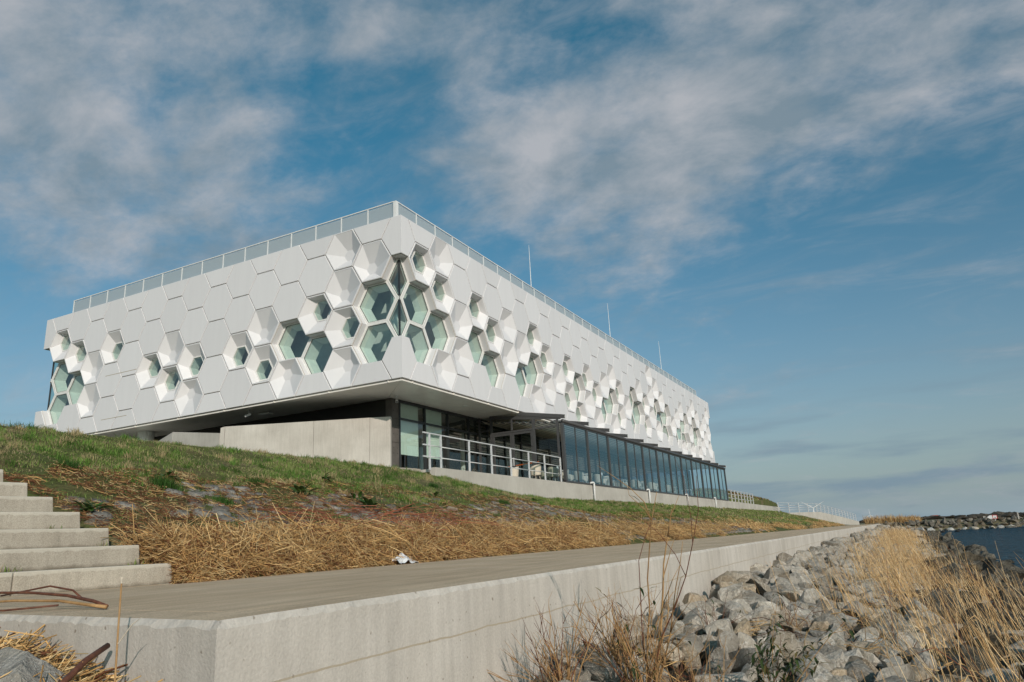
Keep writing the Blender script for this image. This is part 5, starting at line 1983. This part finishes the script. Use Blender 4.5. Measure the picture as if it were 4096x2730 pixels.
for k, (x, y, lb) in enumerate([(-10.6, 8.0, 'tall dark grass tussock above the stones, largest of the slope'), (-9.9, 8.6, 'dark tussock right below the largest one'),
                                (-11.6, 7.0, 'dark tussock near the top of the stairs'), (-11.3, 10.6, 'dark tussock in the grass above the twig pile'),
                                (-12.3, 18.5, 'dark tussock below the tall concrete wall'), (-10.5, 19.6, 'dark tussock at the lower grass edge below the terrace'),
                                (-11.4, 29.0, 'dark tussock on the slope in front of the terrace railing'), (-10.2, 38.0, 'dark tussock on the slope below the glass terrace')]):
    tussock(x, y, lb, 420 if k == 0 else 220, .28 if k == 0 else .2, 600 + k)


def twig(m, p0, d, L, r0, rr, bend=0.25, n=5, grav=0.0):
    pts = [Vector(p0)]; d = Vector(d).normalized()
    for k in range(n):
        d = (d + Vector((rr.gauss(0, bend / n), rr.gauss(0, bend / n), rr.gauss(0, bend / n) - grav / n))).normalized()
        pts.append(pts[-1] + d * (L / n))
    m.tube(pts, [r0 * (1 - 0.75 * k / n) for k in range(n + 1)], 5)
    return pts, d


def shrub(name, base, label, spec, seed, leaves=0, leaf_len=0.06):
    rr = random.Random(seed)
    t = thing(name, label, 'shrub', base)
    off = Vector(base)
    dark, tan = MB(), MB()
    LV, LF, LC = [], [], []
    ends = []
    for (d, L, r0, side, dk) in spec:
        mb = dark if dk else tan
        b = off + Vector((rr.uniform(-.06, .06), rr.uniform(-.06, .06), -.03))
        pts, dd = twig(mb, b, d, L, r0, rr, 0.75, 7)
        for q in range(side):
            k = rr.randint(2, 6)
            d2 = (pts[min(k + 1, 7)] - pts[k]).normalized() + Vector((rr.uniform(-.7, .7), rr.uniform(-.7, .7), rr.uniform(-.1, .4)))
            p2, _ = twig(mb, pts[k], d2, L * rr.uniform(.18, .42), r0 * .45, rr, 0.7, 4)
            ends.append(p2)
        ends.append(pts)
    for q in range(leaves):
        p = rr.choice(ends)
        k = rr.randint(max(1, len(p) // 2), len(p) - 1)
        d = Vector((rr.uniform(-1, 1), rr.uniform(-1, 1), rr.uniform(-.6, .6)))
        s = rr.uniform(.7, 1.2)
        c = (0.05 * s, 0.078 * s, 0.022 * s) if rr.random() < .8 else (0.16, 0.13, 0.04)
        leaf(LV, LF, p[k], d, (0, 0, 1), leaf_len * rr.uniform(.7, 1.3), leaf_len * .26, LC, c)
    if tan.v: tan.build('stems', M['bark_tan'], t, smooth=True)
    if dark.v: dark.build('stems', M['bark'], t, smooth=True)
    if LV:
        me = raw_mesh('leaves', [v - off for v in LV], LF, M['leaf']); set_col(me, [(*c, 1) for c in LC])
        link_mesh('leaves', me, t)
    return t


def stems(rr, n, dx, dy, dz, L0, L1, r0, side, dark=0.3):
    return [((rr.gauss(dx, .42), rr.gauss(dy, .42), dz), rr.uniform(L0, L1), r0 * rr.uniform(.7, 1.2), side, rr.random() < dark) for _ in range(n)]


rr = random.Random(12)
main = [((0.36, 0.05, 1.0), 1.25, .011, 4, False), ((0.16, 0.0, 1.0), 1.42, .008, 3, False), ((0.62, 0.05, 1.0), 1.12, .007, 4, False), ((-0.08, 0.0, 1.0), 1.25, .006, 2, True), ((0.28, .1, 1.0), 1.5, .006, 2, True)]
shrub('willow_shrub', (-1.62, 4.85, -1.02), 'bare willow shrub with tall thin stems in front of the quay wall', main + stems(rr, 34, -.02, 0, 1.0, .35, .8, .0052, 4, .2), 71, 40, 0.07)
shrub('willow_shrub', (-2.02, 4.45, -0.98), 'low bundle of brown cut willow twigs against the quay wall', stems(rr, 44, -.40, -.05, .9, .30, .70, .0052, 4, .25), 72, 0)
shrub('willow_shrub', (-1.90, 5.2, -0.98), 'spray of brown twigs between the two willow clumps', stems(rr, 34, -.2, 0, .9, .3, .70, .005, 4, .25), 75, 0)
shrub('willow_shrub', (-1.25, 4.55, -1.08), 'low straw-coloured brush at the foot of the tall willow', stems(rr, 30, .05, 0, .8, .25, .6, .004, 3, .3), 76, 6, 0.05)
shrub('willow_shrub', (-0.92, 5.15, -1.08), 'young willow with dark green leaves among the grey boulders', stems(rr, 12, .05, 0, 1.0, .35, .72, .004, 3, .6), 73, 230, 0.075)
shrub('willow_shrub', (-1.75, 7.4, -0.95), 'thin brown weed stalks growing between boulders by the wall', stems(rr, 14, .0, 0, 1.0, .25, .5, .003, 2, .8), 74, 14, 0.05)
shrub('willow_shrub', (-1.2, 8.6, -1.0), 'thin red-brown weed stalks in the middle of the stone bank', stems(rr, 12, .0, 0, 1.0, .25, .5, .003, 2, .8), 77, 8, 0.05)


def twig_pile():
    rr = random.Random(22)
    m = MB(); cols = []
    for k in range(150):
        x = XE - rr.uniform(.55, 1.75); y = rr.uniform(8.0, 13.5)
        b = ground_pt(x, y, rr.uniform(.15, .42))
        az = rr.choice([rad(80), rad(95), rad(110), rad(70), rad(200)]) + rr.gauss(0, .35)
        d = Vector((math.cos(az), math.sin(az), rr.gauss(.1, .16)))
        n0 = len(m.v)
        twig(m, b - d * .4, d, rr.uniform(.5, 1.5), rr.uniform(.004, .009), rr, .35, 6)
        s = rr.uniform(.6, 1.3)
        cols += [(0.27 * s, 0.092 * s, 0.05 * s, 1)] * (len(m.v) - n0)
    for k in range(14):
        x = XE - rr.uniform(.5, 1.6); y = rr.uniform(6.0, 16.0)
        b = ground_pt(x, y, .15); n0 = len(m.v)
        twig(m, b, (rr.gauss(0, .35), rr.gauss(0, .35), 1), rr.uniform(.35, .75), .004, rr, .5, 6)
        cols += [(0.15, 0.06, 0.035, 1)] * (len(m.v) - n0)
    me = raw_mesh('twig_pile', m.v, m.f, M['twig']); set_col(me, cols)
    props(link_mesh('twig_pile', me), 'reddish brown cut twigs heaped on the straw beside the path', None, None, 'stuff')


twig_pile()

# single foreground things at the near end
t = thing('reed_stalk', 'single dry reed stalk standing in front of the quay end', 'reed', (-2.83, 1.97, -.66))
MB().tube([(-2.78, 1.95, -.66), (-2.80, 1.96, -.42), (-2.815, 1.965, -.25), (-2.82, 1.965, -.085)], [.0042, .0040, .0038, .0032], 8).build('stalk', M['bark_tan'], t, smooth=True)
MB().tube([(-2.82, 1.965, -.085), (-2.823, 1.966, -.06)], [.0032, .006], 8).build('frayed_tip', M['chair'], t)
MB().tube([(-2.80, 1.96, -.31), (-2.74, 1.97, -.24), (-2.70, 1.98, -.215)], [.003, .0025, .001], 6).build('side_leaf', M['chair'], t)
o = MB().tube([(-3.17, 2.17, -.352), (-3.10, 2.03, -.39), (-2.98, 1.86, -.45), (-2.9, 1.70, -.52)], [.0125, .013, .014, .014], 8).build('cut_stick', M['bark'], None, smooth=True, at=(-3.0, 1.9, -.45))
props(o, 'thick brown cut stick leaning in the straw at the quay end', 'stick')
V, F = rock_data(901, 4, 7)
o = link_mesh('pale_boulder', rock_mesh('pale_boulder', V, F, M['rock_pale']), None, (-3.30, 1.90, -.47))
o.scale = (.29, .21, .23); o.rotation_euler = (.1, -.25, .4)
props(o, 'smooth pale grey boulder lying in the straw at the quay end', 'boulder')
t = thing('cut_branch', 'forked brown cut branch lying on the path by the stairs', 'branch', (-4.4, 2.62, ZP))
MB().tube([(-3.93, 2.66, -.236), (-4.10, 2.66, -.222), (-4.35, 2.66, -.20), (-4.7, 2.60, -.19), (-5.1, 2.56, -.20), (-5.6, 2.6, -.22)], [.010, .009, .008, .007, .006, .005], 8).build('limb', M['bark_tan'], t, smooth=True)
MB().tube([(-3.94, 2.67, -.232), (-4.12, 2.71, -.208), (-4.45, 2.76, -.178), (-4.8, 2.74, -.155), (-5.3, 2.75, -.15), (-5.9, 2.8, -.2)], [.010, .010, .009, .008, .007, .005], 8).build('limb', M['bark'], t, smooth=True)
MB().tube([(-4.58, 2.95, -.22), (-4.72, 2.96, -.16), (-4.95, 2.95, -.13), (-5.4, 2.9, -.18)], [.006, .006, .006, .005], 8).build('limb', M['bark'], t, smooth=True)
MB().tube([(-4.3, 2.62, -.22), (-4.6, 2.50, -.235), (-5.0, 2.42, -.235)], [.006, .006, .004], 6).build('limb', M['bark'], t, smooth=True)


def bag():
    g = np.random.default_rng(77)
    n = 18
    u, v = np.meshgrid(np.linspace(-1, 1, n), np.linspace(-1, 1, n))
    x = u * .28 + .04 * (NA(u * 3, v * 3, 1, 3) - .5); y = v * .16 + .06 * (NB(u * 3 + 4, v * 3, 1, 3) - .5)
    z = .03 + .24 * (NC(u * 2.1 + 7, v * 2.1, .9, 3) ** 1.5) * (1 - .6 * np.abs(v)) * (1 - .45 * np.abs(u + .3))
    P = np.stack([y.ravel(), x.ravel(), z.ravel()], 1)
    i = np.arange(n - 1)[:, None] * n + np.arange(n - 1)[None]
    F = np.stack([i, i + 1, i + n + 1, i + n], -1).reshape(-1, 4)
    me = np_mesh('plastic_bag', P, F, M['bag'])
    o = link_mesh('plastic_bag', me, None, (XE - .10, 9.25, ZP + .0))
    o.rotation_euler = (0, rad(12), rad(8))
    props(o, 'crumpled white plastic bag at the edge of the path', 'plastic bag')


bag()


def terrace_plant():
    rr = random.Random(9)
    b = Vector((-16.2, 27.0, 2.74))
    t = thing('silver_shrub', 'small silver-leaved shrub behind the terrace railing', 'shrub', tuple(b))
    V, F, C = [], [], []
    st = MB()
    for k in range(26):
        az = rr.uniform(0, 6.28); el = rr.uniform(.3, 1.4)
        d = Vector((math.cos(az) * math.cos(el), math.sin(az) * math.cos(el), math.sin(el)))
        L = rr.uniform(.3, .6)
        st.tube([b, b + d * L], [.006, .003], 4)
        for q in range(7):
            leaf(V, F, b + d * L * rr.uniform(.4, 1), Vector((rr.gauss(0, 1), rr.gauss(0, 1), rr.gauss(.3, .6))), (0, 0, 1), .09, .04, C, tuple(np.array([.22, .29, .28]) * rr.uniform(.5, 1.3)))
    me = raw_mesh('leaves', [v - b for v in V], F, M['leaf']); set_col(me, [(*c, 1) for c in C])
    link_mesh('leaves', me, t)
    st.build('stems', M['bark_tan'], t)


terrace_plant()


# ------------------------------------------------------------------ distance
def turbine(x, y, hub, blade, ang, label, zb=-1):
    t = thing('wind_turbine', label, 'wind turbine', (x, y, zb), 'wind turbines on the horizon')
    MB().tube([(x, y, zb), (x, y, hub)], [2.2, 1.2], 12).build('tower', M['turbine'], t, smooth=True)
    MB().box(x - 1.8, x + 1.8, y - 3.5, y + 5, hub - 1.2, hub + 2).build('nacelle', M['turbine'], t)
    for k in range(3):
        a = rad(ang + 120 * k)
        d = Vector((math.cos(a), 0, math.sin(a)))
        c = Vector((x, y - 4, hub + .4))
        n = Vector((0, 1, 0)); s = d.cross(n)
        V = []
        for tt, w in ((0, .7), (.2, 1.2), (.6, .8), (1, .2)):
            p = c + d * blade * tt
            V += [p - s * w, p + n * .4, p + s * w, p - n * .4]
        F = []
        for q in range(3):
            for e in range(4):
                F.append((q * 4 + e, q * 4 + (e + 1) % 4, q * 4 + 4 + (e + 1) % 4, q * 4 + 4 + e))
        F += [(3, 2, 1, 0), (12, 13, 14, 15)]
        MB().add(V, F).build('blade', M['turbine'], t)


# directions from the photograph's place, at their real distances
def far_at(px, py, dist):
    d = _w + _r * ((px - 2048) / 2869.86) - _u * ((py - 1365) / 2869.86)
    return d * (dist / d.y)


h = far_at(3253, 2033, 2230); turbine(h.x, h.y, h.z, 36, 28, 'nearer white wind turbine whose blades rise behind the far ramp')
h = far_at(3480, 2061, 5000); turbine(h.x, h.y, h.z, 36, 92, 'tiny distant wind turbine left of the harbour mole')


def far_wood():
    g = np.random.default_rng(61)
    VV, FF, off = [], [], 0
    n = 520
    xs = g.uniform(-60, 1500, n) ; ys = g.uniform(1250, 1650, n)
    for i in range(n):
        V, F = ROCK_XLO[i % 12]
        s = np.array([g.uniform(5, 13), g.uniform(5, 9), g.uniform(2.6, 6.5) * (0.55 + .9 * float(NA(xs[i], 0, 60, 2)))])
        VV.append(V * s + np.array([xs[i], ys[i], 2.0])); FF.append(F + off); off += len(V)
    # brush right behind the mole
    for i in range(420):
        V, F = ROCK_XLO[i % 12]
        s = np.array([g.uniform(.8, 2.0), g.uniform(.6, 1.2), g.uniform(.45, .85)])
        x = g.uniform(14, 120)
        VV.append(V * s + np.array([x, g.uniform(190, 240), -.35 + .012 * min(x, 40)])); FF.append(F + off); off += len(V)
    me = rock_mesh('far_wood', np.concatenate(VV), np.concatenate(FF), M['far_trees'])
    props(link_mesh('far_wood', me), 'low bare trees and brush along the far shore', None, None, 'stuff')


far_wood()


def house(px, dist, w, hh, label, mat_roof):
    p = far_at(px, 2080, dist)
    x, y = p.x, p.y
    zb = -0.7
    t = thing('farmhouse', label, 'house', (x, y, zb), 'houses on the far shore')
    MB().box(x - w, x + w, y - 4, y + 4, zb, zb + hh).build('wall', M['house_wall'], t)
    MB().add([(x - w - .4, y - 4.4, zb + hh), (x + w + .4, y - 4.4, zb + hh), (x + w + .4, y + 4.4, zb + hh), (x - w - .4, y + 4.4, zb + hh), (x - w - .4, y, zb + hh + 4.5), (x + w + .4, y, zb + hh + 4.5)],
             [(0, 1, 5, 4), (2, 3, 4, 5), (0, 4, 3), (1, 2, 5), (0, 3, 2, 1)]).build('roof', mat_roof, t)
    for k in (-.5, .5):
        MB().box(x + k * w - .7, x + k * w + .7, y - 4.06, y - 4.01, zb + 1, zb + 2.6).build('window', M['sign_black'], t)


house(3742, 1500, 5, 2.6, 'red-roofed farmhouse on the far shore', M['roof_red'])
house(3756, 1530, 3, 2.4, 'small dark-roofed shed beside the red-roofed farmhouse', M['dark_metal'])


def mole_things():
    # harbour sign: white arrow board pointing left with a red framed panel
    p = far_at(3968, 2068, 114.5)
    x, y, z = p.x, p.y, -0.55
    t = thing('arrow_sign', 'white arrow sign with a red framed panel on the mole', 'sign', (x, y, z))
    zc = z + .42
    def board(poly, yy, mat, name, par):
        poly = [(x + (a - x) * .6, zc + (b - zc) * .6) for a, b in poly]
        V = [(a, yy, b) for a, b in poly] + [(a, yy + .04, b) for a, b in poly]
        n = len(poly)
        F = [tuple(range(n)), tuple(range(2 * n - 1, n - 1, -1))] + [(i, n + i, n + (i + 1) % n, (i + 1) % n) for i in range(n)]
        return MB().add(V, F).build(name, mat, par)
    board([(x - .95, zc), (x - .45, zc - .36), (x + .05, zc - .36), (x + .05, zc + .36), (x - .45, zc + .36)], y, M['sign_white'], 'arrow_board', t)
    board([(x - .95, zc + .02), (x - .45, zc + .37), (x - .62, zc + .37), (x - .95, zc + .2)], y - .01, M['sign_black'], 'arrow_edge', t)
    b2 = board([(x + .08, zc - .40), (x + .95, zc - .40), (x + .95, zc + .40), (x + .08, zc + .40)], y, M['sign_red'], 'panel', t)
    board([(x + .18, zc - .30), (x + .85, zc - .30), (x + .85, zc + .30), (x + .18, zc + .30)], y - .012, M['sign_white'], 'panel_face', b2)
    board([(x + .40, zc - .20), (x + .66, zc - .20), (x + .53, zc + .06)], y - .02, M['sign_black'], 'symbol', b2)
    for dx in (-.15, .3):
        MB().box(x + dx - .03, x + dx + .03, y + .05, y + .11, z - .2, zc + .2).build('post', M['galv'], t)
    for px, lb, hgt in ((3937, 'pale concrete marker post left of the arrow sign', .75), (4074, 'dark wooden post near the right end of the mole', 1.1)):
        q = far_at(px, 2070, 115)
        o = thing('marker_post', lb, 'post', (q.x, q.y, -.6), 'posts on the mole')
        w_ = .13 if hgt < 1 else .07
        hgt *= .75
        MB().box(q.x - w_, q.x + w_, q.y - w_, q.y + w_, -.7, -.55 + hgt).build('shaft', M['concrete'] if hgt < 1 else M['wood'], o, bevel=0.02)
        MB().box(q.x - w_ - .02, q.x + w_ + .02, q.y - w_ - .02, q.y + w_ + .02, -.55 + hgt, -.52 + hgt).build('cap', M['concrete'] if hgt < 1 else M['wood'], o)
    o = MB().box(0.2, 2.6, 104.2, 104.8, -.93, -.84).build('driftwood_plank', M['wood'], None, bevel=0.02, at=(1.4, 104.5, -.9))
    props(o, 'weathered plank lying on the boulders at the end of the quay', 'plank')
    # two dark birds on the water
    for px, lb in ((3771, 'small dark water bird near the mole, left one'), (3830, 'small dark water bird near the mole, right one')):
        q = far_at(px, 2130, 96)
        t2 = thing('water_bird', lb, 'bird', (q.x, q.y, ZW), 'water birds')
        m = MB(); m.tube([(q.x - .22, q.y, ZW + .05), (q.x - .10, q.y, ZW + .07), (q.x + .05, q.y, ZW + .08), (q.x + .17, q.y, ZW + .09), (q.x + .2, q.y, ZW + .16), (q.x + .2, q.y, ZW + .24), (q.x + .25, q.y, ZW + .26), (q.x + .33, q.y, ZW + .25)], [.02, .09, .12, .09, .05, .045, .05, .01], 8)
        m.build('body', M['duck'], t2, smooth=True)


mole_things()
